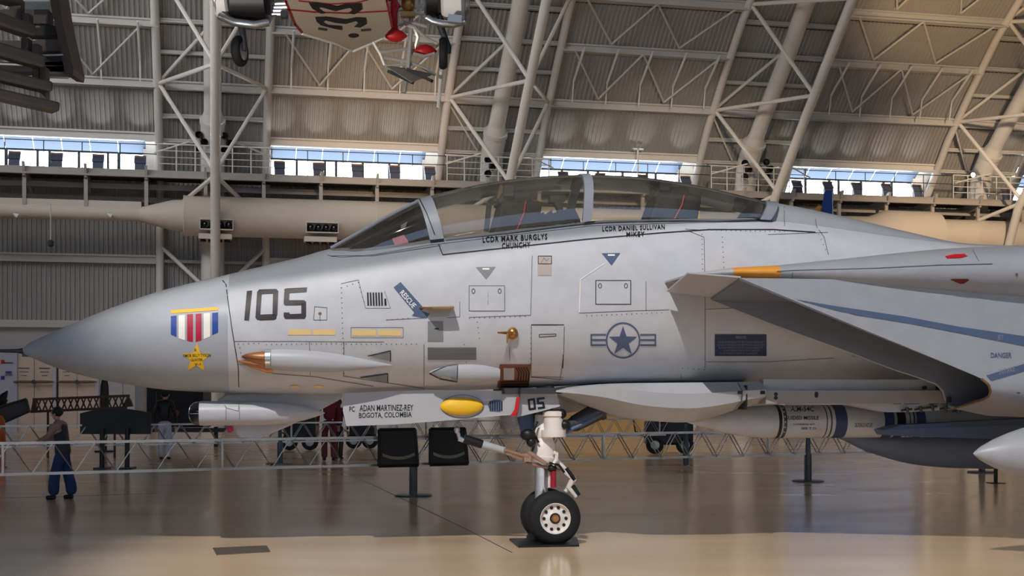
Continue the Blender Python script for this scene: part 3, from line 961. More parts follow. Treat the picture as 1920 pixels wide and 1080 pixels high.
# number 105
paint('number_one', [(463, 546), (473, 545), (467, 601), (458, 601)], M_num)
paint('number_zero', [[(482, 548), (486, 543), (518, 542), (522, 546), (522, 548), (512, 551), (490, 552), (482, 552)], [(482, 551), (491, 551), (488, 591), (488, 600), (483, 600), (479, 596)],
                      [(488, 590), (512, 589), (519, 591), (518, 598), (513, 600), (487, 601)], [(512, 550), (522, 547), (520, 592), (511, 592)]], M_num)
paint('number_five', [[(533, 543), (536, 541), (576, 539), (575, 548), (542, 550), (534, 550)], [(533, 548), (543, 548), (542, 565), (532, 567)], [(532, 564), (543, 563), (570, 563), (574, 566), (574, 572), (535, 573), (532, 570)],
                      [(565, 570), (574, 568), (574, 594), (571, 598), (565, 598)], [(532, 586), (543, 586), (543, 589), (566, 588), (571, 590), (571, 598), (535, 598), (532, 594)]], M_num)
# medal: gold bar, ribbon, star
paint('medal_bar', [(321, 582), (409, 576), (409, 582), (321, 588)], M_yellow)
for i, (x0, x1, m, yt0, yt1, yb0, yb1) in enumerate(((320.5, 331, M_rblue, 593, 592, 627, 632), (335, 347, M_cream, 591.5, 590.5, 634, 638), (351, 362, M_crim, 590, 589, 639, 641),
                                                     (367, 378, M_crim, 589, 588, 641, 638), (382, 394, M_cream, 588, 587, 636, 631), (398, 409, M_rblue, 587, 586, 628, 623))):
    paint('ribbon_stripe', [(x0, yt0), (x1, yt1), (x1, yb1), (x0, yb0)], m)
paint('medal_star', star(368.5, 672, 28.5, 29, .42, .03), M_yellow)
for tx, x0, y0, x1, y1 in (('A', 364, 653, 368.5, 659), ('CMDR BILLY TYSON', 343, 664, 395, 669.5), ('GUNTER', 358, 672, 380, 677), ('V-1', 365, 680, 376, 685)):
    lettering('star_lettering', tx, x0, y0, x1, y1, M_stencil, slope=-.02)
# formation light strips
for x0, x1 in ((540.5, 583), (586, 629), (661, 705), (708.5, 752)):
    paint('formation_strip', rect(x0, 617.5 if x0 < 650 else 618.5, x1, 628 if x0 < 650 else 629.5), M_pale, label='pale yellow formation light strip')
line('strip_frame', closed(rect(658, 614, 756, 633)), .8)
# rescue arrow and vane
arrow = paint('rescue_arrow', [[(738, 539), (751, 529), (795, 578), (780, 590)], [(772, 592), (782, 580), (806, 588), (800, 597)]], M_blue, .004)
lettering('rescue_lettering', 'RESCUE', 746, 556, 784, 566, M_cream, rot=.86)
paint('vane_base_plate', [(800, 575), (850, 573), (842, 593), (806, 595)], M_light, .0035)
s0, z0 = AC(785, 579, -.70); s1, z1 = AC(852, 577, -.86)
b = MB()
b.prism([AP(786, 578, -.69), AP(850, 577, -.69), AP(852, 578, -.86), AP(812, 579, -.86)], (0, 0, .014)); b.build('angle_vane', M_brass, jet)
# national star in ring with bars
cx, cy = 1168, 638
paint('insignia_ring', ringpoly(cx, cy, 32.5, 34, 29.5, 31), M_blue, .005)
paint('insignia_star', star(cx, cy + 2, 28, 29, .40), M_blue, .0045)
for sg in (-1, 1):
    xa, xb = (cx - 61, cx - 32) if sg < 0 else (cx + 32, cx + 62)
    for ya, yb in ((626, 629), (635.5, 639), (645, 648.5)):
        paint('insignia_bar', rect(xa, ya, xb, yb), M_blue, .0045)
    xe = xa if sg < 0 else xb - 3
    paint('insignia_bar', rect(xe, 626, xe + 3, 648), M_blue, .0046)
# triangles, plates, hatches, grilles
def tri(x0, x1, y0, y1, m):
    t = paint('rescue_triangle', [(x0, y0), (x1, y0 - .5), ((x0 + x1) / 2 + 1, y1)], m)
    paint('triangle_legend', rect((x0 + x1) / 2 - 6, y0 + 2, (x0 + x1) / 2 + 7, y0 + 5), M_cream, .006)
tri(892, 929, 501, 524, M_grey)
tri(1128, 1163, 475, 498, M_blue)
paint('small_plate', rect(1008, 480, 1034, 517), mat('pinkish_plate', (178, 166, 160), .5), .004)
line('plate_frame', closed(rect(1009, 480.5, 1034, 495)), 1.2, M_seam, .006)
line('plate_sketch', [(1014, 494), (1020, 484), (1024, 490), (1029, 485)], .8, M_line, .006)
for x0, y0, x1, y1, w, mm in ((879.5, 536, 946, 583, 1.1, M_line), (1117, 526, 1182.5, 570.5, 1.5, M_seam)):
    p = paint('access_hatch', rect(x0, y0, x1, y1), M_jet, .003)
    line('hatch_edge', closed(rect(x0, y0, x1, y1)), w, mm, .004)
    for q in (.12, .86):
        xx = x0 + (x1 - x0) * q
        line('hatch_latch', closed(oval(xx, y0 + 10, 3, 4.5, 8)), 1.1, M_seam, .006)
for i in range(7):
    paint('vent_slot', [(688 + i * 5.2, 548.5), (691 + i * 5.2, 548.5), (692 + i * 5.2, 573.5), (689 + i * 5.2, 573.5)] if i < 6 else [(720.5, 560), (724, 560), (725, 573), (721, 573)], M_stencil, .004)
line('vent_frame', [(686, 578), (732, 578), (721, 546)], .8)
p = paint('louvre_panel', rect(801.5, 651, 893, 674.5), M_grey, .0035)
for i in range(6):
    line('louvre', [(803, 654 + i * 3.7), (892, 654 + i * 3.7)], 1.3, M_line, .0055)
paint('small_grey_plate', rect(802, 602, 831, 640), M_grey, .004)
paint('plate_legend', rect(815, 615, 823, 617.5), M_stencil, .006)
line('door_edge', [(996, 609), (1057, 609)], 1.7, M_seam)
line('door_edge', [(996, 609), (996, 706), (1056, 707)], 1, M_line)
line('door_edge', [(1058, 612), (1057, 660), (1052, 700), (1046, 723)], 1.1, M_line)
line('door_latch', closed([(1011, 627), (1042, 626), (1042, 630), (1011, 632)]), 1.1, M_seam)
line('panel_line', [(1056, 665), (1055, 690)], 1.8, M_seam)
for pts in ([(1132, 495), (1088, 524), (1086, 585)],):
    line('white_hose_line', pts, 1.6, M_cream, .005)
for pts in ([(1086, 587), (1180, 583), (1254, 581)], [(880, 595), (995, 591), (998, 480)], [(440, 640), (560, 640), (640, 641), (720, 641)], [(795, 646), (795, 730)], [(724, 600), (780, 597), (800, 596)], [(640, 532), (672, 525), (685, 577)],
            [(590, 575), (613, 577), (613, 600), (588, 600), (590, 575)], [(442, 655), (446, 683), (460, 684)], [(580, 640), (582, 703)], [(645, 641), (644, 705), (795, 728)], [(915, 536), (915, 583)], [(1211, 528), (1211, 583)],
            [(1290, 433), (1320, 445), (1322, 560), (1322, 690)], [(1322, 580), (1437, 575)], [(1324, 678), (1440, 678), (1563, 671)], [(1440, 440), (1552, 436)], [(1285, 430), (1320, 432)], [(862, 566), (862, 594), (838, 596)], [(955, 650), (956, 676)],
            [(996, 707), (1055, 711)], [(510, 700), (590, 706), (700, 724)], [(1276, 700), (1279, 716)], [(1914, 650), (1913, 720)]):
    line('panel_line', pts, 1.0)
# rivets: rows of tiny heads, far too many to pick apart
rv = MB()
tree = bvh(*BODY)
def rivets(pts, step=9, r=.0055):
    for (x0, y0), (x1, y1) in zip(pts, pts[1:]):
        n = max(1, int(math.hypot(x1 - x0, y1 - y0) / step))
        for i in range(n):
            x, y = x0 + (x1 - x0) * i / n, y0 + (y1 - y0) * i / n
            c = skin(tree, x, y, .0035)
            rv.add([c + AS * r * math.cos(2 * pi * k / 6) + Vector((0, 0, r * math.sin(2 * pi * k / 6))) for k in range(6)], [tuple(range(6))])
for pts in ([(447, 645), (495, 643)], [(450, 652), (455, 680)], [(645, 700), (640, 540), (672, 530), (685, 575)], [(1316, 440), (1318, 560)], [(1354, 445), (1358, 520), (1360, 560)], [(1325, 432), (1480, 435)], [(1535, 440), (1552, 478)],
            [(725, 600), (775, 596)], [(880, 597), (994, 593)], [(996, 615), (994, 700)], [(640, 645), (790, 645)], [(870, 646), (876, 690)], [(1280, 690), (1330, 693)], [(500, 646), (640, 644)], [(1100, 592), (1250, 586)], [(895, 604), (900, 644)]):
    rivets(pts)
tag(rv.build('rivets', M_line, jet), kind='stuff')
paint('drain_spot', oval(600, 588, 3.4, 3, 10), M_brass, .004); line('drain_streak', [(600, 588), (600, 601)], 1, M_line, .005)
for x in (545, 590):
    paint('belly_slot', oval(x + 8, 724.5, 10, 2.6, 14), M_pale, .005)
paint('instruction_plate', rect(1340, 626.5, 1437, 667), M_navy, .006)
lettering('plate_lettering', 'RESCUE', 1379, 629.5, 1398, 634, M_grey, off=.009)
for i, (a, c_) in enumerate(((1346, 1432), (1345, 1433), (1347, 1430), (1356, 1424), (1350, 1420))):
    lettering('plate_lettering', 'IN CASE OF EMERGENCY PUSH BUTTON PULL HANDLE OUT', a, 639 + i * 5.2, c_, 642.6 + i * 5.2, M_grey, off=.009, bold=0)

# names on the canopy skirt
lettering('crew_name', 'LCDR MARK BURGLYS', 905, 445.5, 1026, 456, M_stencil, off=.01, bold=.02, gap=1.18, slope=-.05)
lettering('crew_name', 'CHUNCHY', 941, 456.5, 994, 467, M_stencil, off=.01, bold=.02, gap=1.18, slope=-.04)
lettering('crew_name', 'LCDR DANIEL SULLIVAN', 1129, 426, 1246, 435, M_stencil, off=.01, bold=.02, gap=1.18, slope=-.035)
lettering('crew_name', 'MIKEY', 1174, 436, 1208, 445, M_stencil, off=.01, bold=.02, gap=1.18, slope=-.03)

# ---- cannon muzzle, blisters and scoops on the side
def blister(name, st, m, depth=.55, sink=0.0, n=24, bodies=BODY, cap=True):
    """st: (px, py centre, ry px). Ellipse sections centred on the skin; depth = thickness against height."""
    rings = []
    tr = bvh(*bodies)
    for px, py, r in st:
        c = skin(tr, px, py, -sink)
        k = r / F * c.y
        rings.append([c + Vector((0, 0, k * math.sin(2 * pi * i / n))) - AT * k * depth * math.cos(2 * pi * i / n) for i in range(n)])
    b = MB(); b.rings(rings)
    return b.build(name, m, jet)
blister('gun_trough', [(446, 676, 2), (470, 679, 10), (500, 680, 19), (512, 680, 19)], M_copper, .25)
blister('gun_muzzle', [(453, 668, 1), (462, 669, 6), (476, 670, 10), (490, 671.5, 13), (500, 672, 15)], M_copper, 1.1)
blister('muzzle_collar', [(496, 672, 17), (497, 672, 19), (507, 672, 19.5), (508, 672, 18)], M_steelm, 1.1)
blister('gun_blister', hermite([(507, 673, 19), (530, 674, 21), (580, 676, 21), (630, 679, 18), (680, 682, 11), (715, 684, 5), (736, 685, 1)], 3), M_light, .95)
line('blister_seam', [(581, 655), (582, 699)], 1, M_line, .006, BODY)
def scoop(name, px0, pxr, yc, yt, yb):       # triangular ramped inlet with a raised rear lip
    paint(name, [(px0, yc), (pxr, yt), (pxr, yb)], M_grey, .005)
    line('scoop_lip', [(px0, yc), (pxr, yt), (pxr, yb)], 1.6, M_seam, .008)
scoop('flush_inlet', 690, 732, 667, 657, 677)
scoop('flush_inlet', 676, 727, 707, 700, 717)
blister('air_blister', hermite([(804, 698, 1), (815, 697, 7), (830, 697, 13), (850, 697, 18), (880, 697, 20), (910, 698, 18), (936, 700, 14)], 3), M_light, .9)
tb = [o for o in jet.children if o.name.startswith('air_blister')][0]
paint('inlet_opening', [(806, 700), (826, 690), (842, 686), (858, 684), (857, 715), (840, 713), (822, 709)], M_grey, .006, BODY + (tb,))
line('inlet_lip', [(806, 700), (840, 686), (858, 684), (857, 715), (826, 710), (806, 700)], 1.5, M_seam, .009, BODY + (tb,))
vent = paint('exhaust_panel', [(937, 683), (996, 683), (991, 728), (932, 726)], M_coppermatte, .005)
paint('exhaust_plate', rect(944, 689, 964, 711), M_light, .008)
for i in range(5):
    line('exhaust_slot', [(967 + i * 5, 688), (973 + i * 4.6, 698), (971 + i * 5, 712)], 2.2, M_seam, .008)
for i in range(3):
    line('exhaust_slot', [(938, 715 + i * 4.2), (990, 714 + i * 4.6)], 2, M_seam, .008)
# blade aerial in its round base
c = skin(bvh(*BODY), 961, 625, 0)
b = MB(); b.sphere(c, (.055, .05, .06), 14, 8); b.build('aerial_base', M_brass, jet)
b = MB(); b.tube(c - AT * .03, c - AT * .12 - AS * .16 + Vector((0, 0, 0)), .02, .008, 8); b.tube(c - AT * .1 - AS * .06, c - AT * .1 - AS * .07 - Vector((0, 0, .1)), .016, .006, 6); b.build('blade_aerial', M_brass, jet)
# nose probe
b = MB(); b.lathe(AP(46, 658, 0), AC and -AS, [(0, .035), (.06, .02), (.35, .012), (.5, .003)], 10); b.build('nose_probe', M_gun, jet)
b = MB(); b.box(AP(48, 663, 0), AS * .03, AT * .02, (0, 0, .03)); b.build('probe_mount', M_gun, jet)

# ---- cockpit: shroud, seats, consoles
def seat(pxc, ytop, ybot, w):
    s, zt = AC(pxc, ytop, 0); zb = AC(pxc, ybot, 0)[1]
    st = MB(); h = zt - zb
    st.hexa([AW(s - .22 * w, -.21, zb - .1), AW(s + .24 * w, -.21, zb - .1), AW(s + .24 * w, .21, zb - .1), AW(s - .22 * w, .21, zb - .1),
             AW(s - .12 * w, -.19, zb + h * .62), AW(s + .3 * w, -.19, zb + h * .66), AW(s + .3 * w, .19, zb + h * .66), AW(s - .12 * w, .19, zb + h * .62)])
    o = st.build('ejection_seat', M_seat, jet, bevel=.04)
    b = MB(); b.hexa([AW(s - .16 * w, -.17, zb + h * .55), AW(s + .2 * w, -.17, zb + h * .58), AW(s + .2 * w, .17, zb + h * .58), AW(s - .16 * w, .17, zb + h * .55),
                      AW(s - .1 * w, -.13, zb + h * .86), AW(s + .18 * w, -.13, zb + h * .9), AW(s + .18 * w, .13, zb + h * .9), AW(s - .1 * w, .13, zb + h * .86)])
    b.build('headrest', M_seat, o, bevel=.03)
    for t in (-.17, .17):
        b = MB(); b.box(AW(s - .05 * w, t, zb + h * .86), AS * .05, AT * .03, (0, 0, h * .12)); b.build('canopy_breaker', M_dark, o)
    b = MB(); b.path([AW(s + .12 * w, -.215, zb + h * .62), AW(s + .1 * w, -.225, zb + h * .35), AW(s + .03 * w, -.225, zb - .02)], .006, 6); b.build('red_strap', M_red, o)
    return o, s, zb, h
o, s, zb, h = seat(957, 352, 432, 1.0)
b = MB(); b.prism([AP(932, 372, -.05), AP(938, 345, -.05), AP(944, 350, -.05), AP(952, 370, -.05)], AT * .06); b.build('seat_spike', M_tan, o)
b = MB(); b.beam(AP(917, 384, -.2), AP(912, 434, -.2), .03, .05, AS); b.build('seat_rail', M_dark, o)
o, s, zb, h = seat(1247, 345, 412, 1.15)
b = MB(); b.prism([AP(1290, 412, -.15), AP(1300, 360, -.15), (AP(1305, 364, -.15)), AP(1316, 359, -.15), AP(1310, 412, -.15)], AT * .1); b.build('seat_rear_post', M_dark, jet)
b = MB(); b.prism([AP(1304, 395, -.17), AP(1312, 395, -.17), AP(1311, 412, -.17), AP(1304, 412, -.17)], AT * .015); b.build('yellow_plate', M_yellow, jet)
b = MB()
b.prism([AP(986, 424, -.28), AP(992, 414, -.28), AP(1019, 397, -.28), AP(1022, 403, -.28), AP(1035, 393, -.28), AP(1036, 400, -.28), AP(1062, 392, -.28), AP(1078, 391, -.28), AP(1082, 400, -.28), AP(1088, 412, -.28), AP(1088, 420, -.28)], AT * .56)
b.build('rear_instrument_shroud', M_seat, jet)
b = MB(); b.prism([AP(1048, 396, -.05), AP(1040, 380, -.05), AP(1031, 379, -.05), AP(1032, 367, -.05), AP(1060, 366, -.05), AP(1059, 378, -.05), AP(1052, 382, -.05), AP(1058, 396, -.05)], AT * .1); b.build('sight_bracket', M_dark, jet)
b = MB()
b.prism([AP(640, 473, -.3), AP(700, 447, -.3), AP(748, 412, -.3), AP(766, 405, -.3), AP(786, 402, -.3), AP(800, 440, -.3), AP(806, 452, -.3), AP(720, 468, -.3)], AT * .6)
shroud = b.build('instrument_shroud', M_seat, jet)
b = MB(); b.prism([AP(735, 447, -.33), AP(757, 440, -.33), AP(764, 450, -.33), AP(768, 460, -.33), AP(742, 464, -.33)], AT * .03); b.build('pink_cover', mat('pink_cloth', (196, 120, 124), .7), shroud)
b = MB(); b.prism([AP(752, 422, -.32), AP(764, 415, -.32), AP(760, 428, -.32), AP(752, 430, -.32)], AT * .02); b.build('display_glass', M_steelm, shroud)
b = MB(); b.tube(AP(806, 388, -.2), AP(818, 392, -.2), .06, .06, 12); b.build('head_up_display', M_dark, jet)

# ---- wing glove: blunt swept leading edge running outboard and aft above the intake
def glove_section(px, yt, yb, tle, a, tin=-.5, n=14):
    s, zt = AC(px, yt, tle + a * .6)
    zb = AC(px, yb, tle + a * .6)[1]
    zc, h = (zt + zb) / 2, (zt - zb) / 2
    out = [AW(s, tin, zt)]
    for k in range(n + 1):
        q = pi / 2 - pi * k / n
        out.append(AW(s, tle + a * (1 - math.cos(q)), zc + h * math.sin(q)))
    return out + [AW(s, tin, zb)]
gst = [(1296, 512.5, 516, -1.58, .03), (1330, 508, 517, -1.60, .06), (1372, 502, 519, -1.63, .10), (1415, 499, 522, -1.66, .14), (1457, 496.5, 525.5, -1.69, .18), (1530, 489, 534, -1.73, .24), (1600, 482, 541.5, -1.77, .30), (1690, 472, 550, -1.82, .36),
       (1780, 463.5, 557, -1.86, .42), (1850, 460, 563, -1.89, .46), (1920, 457, 567, -1.92, .5), (2050, 450, 578, -1.98, .55), (2250, 440, 590, -2.06, .6)]
gs = hermite(gst, 3)
def glove_part(name, lo, hi, m, grow=0.0):
    sel = [q for q in gs if lo - 1e-6 <= q[0] <= hi + 1e-6]
    b = MB(); b.rings([glove_section(*q) for q in sel]); return b.build(name, m, jet, angle=60)
M_glove = two_tone('glove_paint', (152, 155, 163), (146, 148, 153), 2.82, 2.9)
g0 = glove_part('glove_tip', 1296, 1372, M_light)
g1 = glove_part('glove_tape', 1372, 1457, M_orange); g1['label'] = 'orange yellow band on the leading edge'
g2 = glove_part('wing_glove', 1457, 2250, M_glove)
GL = (g0, g1, g2)
line('glove_seam', [(1457, 509), (1486, 507), (1640, 503), (1761, 497), (1860, 495)], 1.2, M_line, .005, GL)
line('glove_seam', [(1486, 507), (1485, 521)], 1.1, M_line, .005, GL)
line('glove_seam', [(1820, 462), (1835, 490)], 1, M_line, .005, GL)
paint('red_light_panel', [(1772, 481), (1790, 477.5), (1808, 477), (1814, 481), (1800, 484.5), (1775, 485)], M_red, .006, GL)
paint('red_light_panel', [(1781, 524), (1784, 522.5), (1814, 522.5), (1817, 525), (1806, 531.5), (1800, 531.5)], mat('dark_red_lens', (96, 14, 20), .3), .006, GL)
paint('glove_spot', oval(1906, 515, 2.5, 3.5, 8), M_line, .006, GL)

# ---- intake nacelle: slanted inlet lip swept aft, open duct inside
TO, TI = -1.70, -.86
lip = [(1387, 521, TO), (1440, 543, TO), (1500, 568, TO), (1600, 610, TO), (1700, 651, TO), (1770, 680, TO), (1815, 699, TO), (1841, 710, TO), (1855, 722, TO), (1858, 734, TO + .03), (1855, 743, TO + .1), (1845, 749, TO + .2),
       (1820, 757, -1.25), (1792, 765, -1.0), (1778, 764, -.92), (1774, 752, TI), (1768, 733, TI), (1754, 719, TI), (1714, 705, TI), (1677, 693, TI), (1567, 650, TI), (1447, 605, TI), (1380, 578, TI), (1333, 559, TI)]
front = [AP(*q) for q in lip]
cen = sum(front, Vector()) / len(front)
def aft(p, s, drop):                          # the same lip corner carried aft
    q = p - AO
    t = q.dot(AT)
    lowf = max(0, min(1, (1.9 - q.z) / .5))
    return AW(s, t, q.z - drop * lowf)
def inward(p, d):
    q = p - cen
    q = q - AS * q.dot(AS)
    return p - q.normalized() * d
mid = [p + AS * .02 for p in front]
sA = AC(2000, 700, TO)[0]
b = MB()
b.rings([front, [aft(p, max((p - AO).dot(AS) + .01, (p - AO).dot(AS) * .5 + sA * .5), .08) for p in front], [aft(p, sA + 3.5, .22) for p in front]], caps=False)
nac = b.build('intake_nacelle', M_glove, jet, angle=35)
b = MB()
fin = [inward(p, .02) for p in front]
b.rings([front, fin, [inward(aft(p, (p - AO).dot(AS) + .3, 0), .03) for p in front], [inward(aft(p, sA + 2.0, 0), .05) for p in front]], caps=False)
b.build('intake_duct', M_duct2, jet, angle=35)
b = MB(); b.add([inward(aft(p, sA + 1.95, 0), .05) for p in front], [tuple(range(len(front)))]); b.build('engine_face', M_dark, jet)
b = MB(); b.path([front[i] - AS * .005 for i in range(7, 14)], .012, 6); b.build('lower_lip_rim', mat('worn_lip_brown', (120, 92, 66), .5), jet)
b = MB(); b.path([front[i] - AS * .004 for i in range(15, 24)], .007, 5); b.build('inner_lip_edge', M_light, jet)
# upper ramp plate reaching forward of the side wall
b = MB()
r0, r1, r2, r3 = AP(1250, 547, TI), AP(1290, 513, TO), AP(1389, 521, TO), AP(1334, 558, TI)
up = Vector((0, 0, .014))
b.hexa([r0, r1, r2, r3, r0 + up, r1 + up, r2 + up, r3 + up]); b.build('intake_ramp', M_light, jet)
NB = (nac,)
paint('warning_stripe', [(1490, 561), (1560, 573), (1700, 600), (1800, 620), (1940, 647), (1940, 655), (1930, 651), (1920, 649), (1800, 625), (1707, 607), (1570, 583)], M_blue, .006, NB)
paint('warning_stripe', [(1560, 573), (1700, 594), (1800, 613), (1940, 633), (1940, 652), (1800, 625), (1707, 607), (1600, 590)], M_blue, .0055, NB)
lettering('stripe_lettering', 'JET', 1869, 628, 1881, 639, M_grey, NB, .009)
lettering('danger_lettering', 'DANGER', 1857, 661, 1896, 671, M_blue, NB, .007)
paint('warning_stripe', [(1849, 704), (1930, 679), (1930, 693), (1858, 714)], M_blue, .006, NB)
lettering('stripe_lettering', 'INTAKE', 1873, 693, 1902, 703, M_grey, NB, .009, slope=-.25)
paint('nacelle_spot', oval(1909, 736, 4, 1.5, 8), M_line, .006, NB)

# ---- fairing, pallet and launcher rail under the belly
fst = [(1052, 731, 733, 735), (1090, 725, 728, 747), (1120, 722, 724, 759), (1145, 720, 724, 768), (1180, 718.5, 729, 780), (1226, 718, 735.5, 788), (1281, 717.5, 738, 792), (1313, 717.5, 737.5, 790.5), (1346, 717, 736, 784), (1377, 717, 734, 775), (1391, 717, 733.3, 770)]
def fair(name, st):
    rings = []
    for px, yt, yc, yb in st:
        top = AC(px, yt, -.60); cr = AC(px, yc, -.74); bo = AC(px, yb, -.46)
        s = cr[0]
        k = min(1, max(.02, (px - 1050) / 120))
        te, ti, tb = -.60 * (.3 + .7 * k), -.74 * (.35 + .65 * k), -.46 * (.35 + .65 * k)
        rings.append([AW(s, te, top[1]), AW(s, ti, cr[1]), AW(s, ti * .8 + tb * .2 - .03, cr[1] * .5 + bo[1] * .5), AW(s, tb, bo[1]), AW(s, -tb, bo[1]), AW(s, -ti, cr[1]), AW(s, -te, top[1])])
    b = MB(); b.rings(rings)
    return b.build(name, M_light, jet, angle=28)
f1 = fair('belly_fairing', hermite(fst, 2))
f2 = fair('fairing_tail_section', [(1393, 717, 733, 769), (1410, 716.5, 732, 763), (1434, 716, 730.5, 758), (1437, 716, 730.5, 757)])
b = MB(); b.box(AP(1392, 745, -.6), AS * .006, AT * .13, (0, 0, .12)); b.build('fairing_joint', M_seam, jet)
for px in (1387, 1430):
    b = MB(); b.box(AP(px, 736, -.745), AS * .018, AT * .02, (0, 0, .016)); b.build('fairing_latch', M_seam, jet)
s0 = AC(1436, 740, -.72)[0]; s1 = AC(1900, 740, -.72)[0]
z0 = AC(1500, 757, -.72)[1]; z1 = AC(1500, 732, -.72)[1]
b = MB(); b.box(AW((s0 + s1) / 2, -.62, (z0 + z1) / 2), AS * (s1 - s0) / 2, AT * .11, (0, 0, (z1 - z0) / 2)); rail = b.build('launcher_rail', mat('rail_tan_grey', (150, 142, 138), .5), jet)
b = MB(); b.box(AW((s0 + s1) / 2, -.6, z1 + .05), AS * (s1 - s0) / 2, AT * .05, (0, 0, .06)); b.build('rail_web', M_light, jet)
for px, py in ((1455, 739), (1455, 746), (1531, 738), (1531, 742), (1735, 727), (1760, 727)):
    b = MB(); b.lathe(AP(px, py, -.735), AT, [(0, .02), (.03, .02)], 10); b.build('rail_hole', M_black, rail)
b = MB()
b.prism([AP(1585, 757, -.65), AP(1640, 768, -.65), AP(1665, 773, -.65), AP(1700, 773, -.65), AP(1790, 768, -.65), AP(1800, 745, -.65)], AT * .2); b.build('pallet_fairing', M_light, jet)
for px in (1682, 1702, 1716, 1750, 1772):
    b = MB(); b.box(AP(px, 752, -.68), AS * .03, AT * .04, (0, 0, .03)); b.build('rail_clamp', M_black, rail)
for px, py in ((1700, 770), (1725, 768), (1747, 765), (1772, 767), (1796, 772)):
    b = MB(); b.tube(AP(px, py - 6, -.7), AP(px + 3, py + 5, -.7), .018, .012, 7); b.tube(AP(px - 10, py, -.68), AP(px + 10, py - 3, -.68), .012, n=6); b.build('rail_fitting', M_gun, rail)
b = MB(); b.prism([AP(1777, 744, -.9), AP(1784, 744, -.9), AP(1785, 764, -.9), AP(1776, 764, -.9)], AT * .03); b.build('splitter_strut', M_gun, jet)

# ---- chin pod with glass eye, pylon keel
def pod(st, t): return [(AC(px, yc, t)[0], r) for px, yc, r in st]
cy = 775
PT = -.07
c0 = AP(374, cy, PT); kpx = c0.y / F
b = MB()
sx = lambda px: AC(px, cy, PT)[0] - AC(374, cy, PT)[0]
b.lathe(c0, AS, [(sx(px), r * kpx) for px, r in ((374, 22.5), (378, 23), (400, 23), (440, 22.8), (500, 22), (540, 19.5), (570, 14), (590, 8), (604, 3), (609, .5))], 32)
chin = b.build('chin_pod', M_light, jet)
b = MB(); b.lathe(c0, -AS, [(-.002, 22 * kpx), (.05, 20.5 * kpx), (.085, 15 * kpx), (.1, 8 * kpx), (.106, 1 * kpx)], 24); b.build('pod_glass_eye', mat('dark_sensor_glass', (16, 20, 28), .06, coat=1.0), chin)
for px in (424, 449): line('pod_joint', [(px, 753), (px, 797)], 1, M_line, .004, (chin,))
line('pod_joint', [(421, 760), (424, 765), (447, 771), (448, 757)], 1, M_line, .004, (chin,))
b = MB()
b.prism([AP(405, 752, .05), AP(425, 738, .05), AP(644, 734, .05), AP(640, 748, .05), AP(612, 763, .05), AP(540, 800, .05), AP(487, 822, .05), AP(448, 821, .05), AP(433, 799, .05), AP(430, 760, .05)], AT * .22)
keel = b.build('pod_keel', M_light, jet, bevel=.02)
b = MB(); b.prism([AP(426, 800, .0), AP(435, 799, .0), AP(437, 808, .0), AP(431, 812, .0), AP(427, 810, .0)], AT * .08); b.build('red_cover', M_crim, keel)

# ---- nose gear doors
def slab(name, poly, t, th, m, parent=None, bevel=0):
    b = MB(); b.prism([AP(x, y, t) for x, y in poly], AT * th)
    return b.build(name, m, parent or jet, bevel=bevel)
door = slab('nose_gear_door', [(645, 737), (800, 731), (900, 732), (945, 733), (972, 739), (973, 752), (971, 768), (957, 778), (900, 783), (820, 790), (740, 796), (649, 799), (643, 770)], -.27, .05, M_light)
DB = (door,)
paint('lamp_surround', oval(867, 762, 40, 22), M_light, .004, DB); line('lamp_ring', closed(oval(867, 762, 40, 21.5)), 1, M_line, .006, DB)
c = AP(864, 762, -.28)
rings = []
for k in range(7):
    q = pi / 2 * k / 6
    rings.append([c + AS * (.222 * math.cos(q) * math.cos(2 * pi * i / 28)) * (1 if math.cos(2 * pi * i / 28) > 0 else .92) + Vector((0, 0, .088 * math.cos(q) * math.sin(2 * pi * i / 28))) - AT * .06 * math.sin(q) for i in range(28)])
b = MB(); b.rings(rings); b.build('yellow_lamp_cover', M_yellow, door)
paint('door_grille', [(914, 760), (918, 753), (926, 749.5), (938, 750), (942, 754), (942, 768), (937, 772), (920, 771)], M_blue, .005, DB, parent=door)
for i in range(6):
    x = 918 + i * 4.4; paint('grille_slot', rect(x, 752, x + 2, 770.5), M_stencil, .007, DB, parent=door)
lettering('door_lettering', 'PC', 655, 762, 665, 772, M_stencil, DB, .004, parent=door)
lettering('door_lettering', 'ADAN MARTINEZ-REY', 674, 759.5, 775, 771, M_stencil, DB, .004, parent=door, slope=-.01)
lettering('door_lettering', 'BOGOTA, COLOMBIA', 673, 774, 772, 785.5, M_stencil, DB, .004, parent=door, slope=-.02)
slab('red_door_tag', [(969, 745), (975, 744), (973, 760), (968, 780), (957, 780), (965, 768)], -.30, .02, M_red)
door2 = slab('gear_side_door', [(977, 730), (1042, 727), (1046, 745), (1050, 762), (1012, 772), (970, 782), (973, 765)], -.2, .03, M_light)
paint('door_number', stroke([(991, 750), (1001, 748.5), (1003, 766), (993, 767.5), (991, 750)], 4.2), M_stencil, .004, (door2,), parent=door2)
paint('door_number', stroke([(1020, 746.5), (1008, 748), (1009, 756), (1018, 755), (1020, 764), (1009.5, 765.5)], 4.2), M_stencil, .004, (door2,), parent=door2)
slab('gear_door_far', [(900, 735), (1160, 727), (1150, 760), (1060, 775), (905, 770)], .38, .03, M_light)
b = MB(); b.box(AP(1010, 733, 0), AS * .42, AT * .3, (0, 0, .03)); b.build('wheel_well', M_dark, jet)

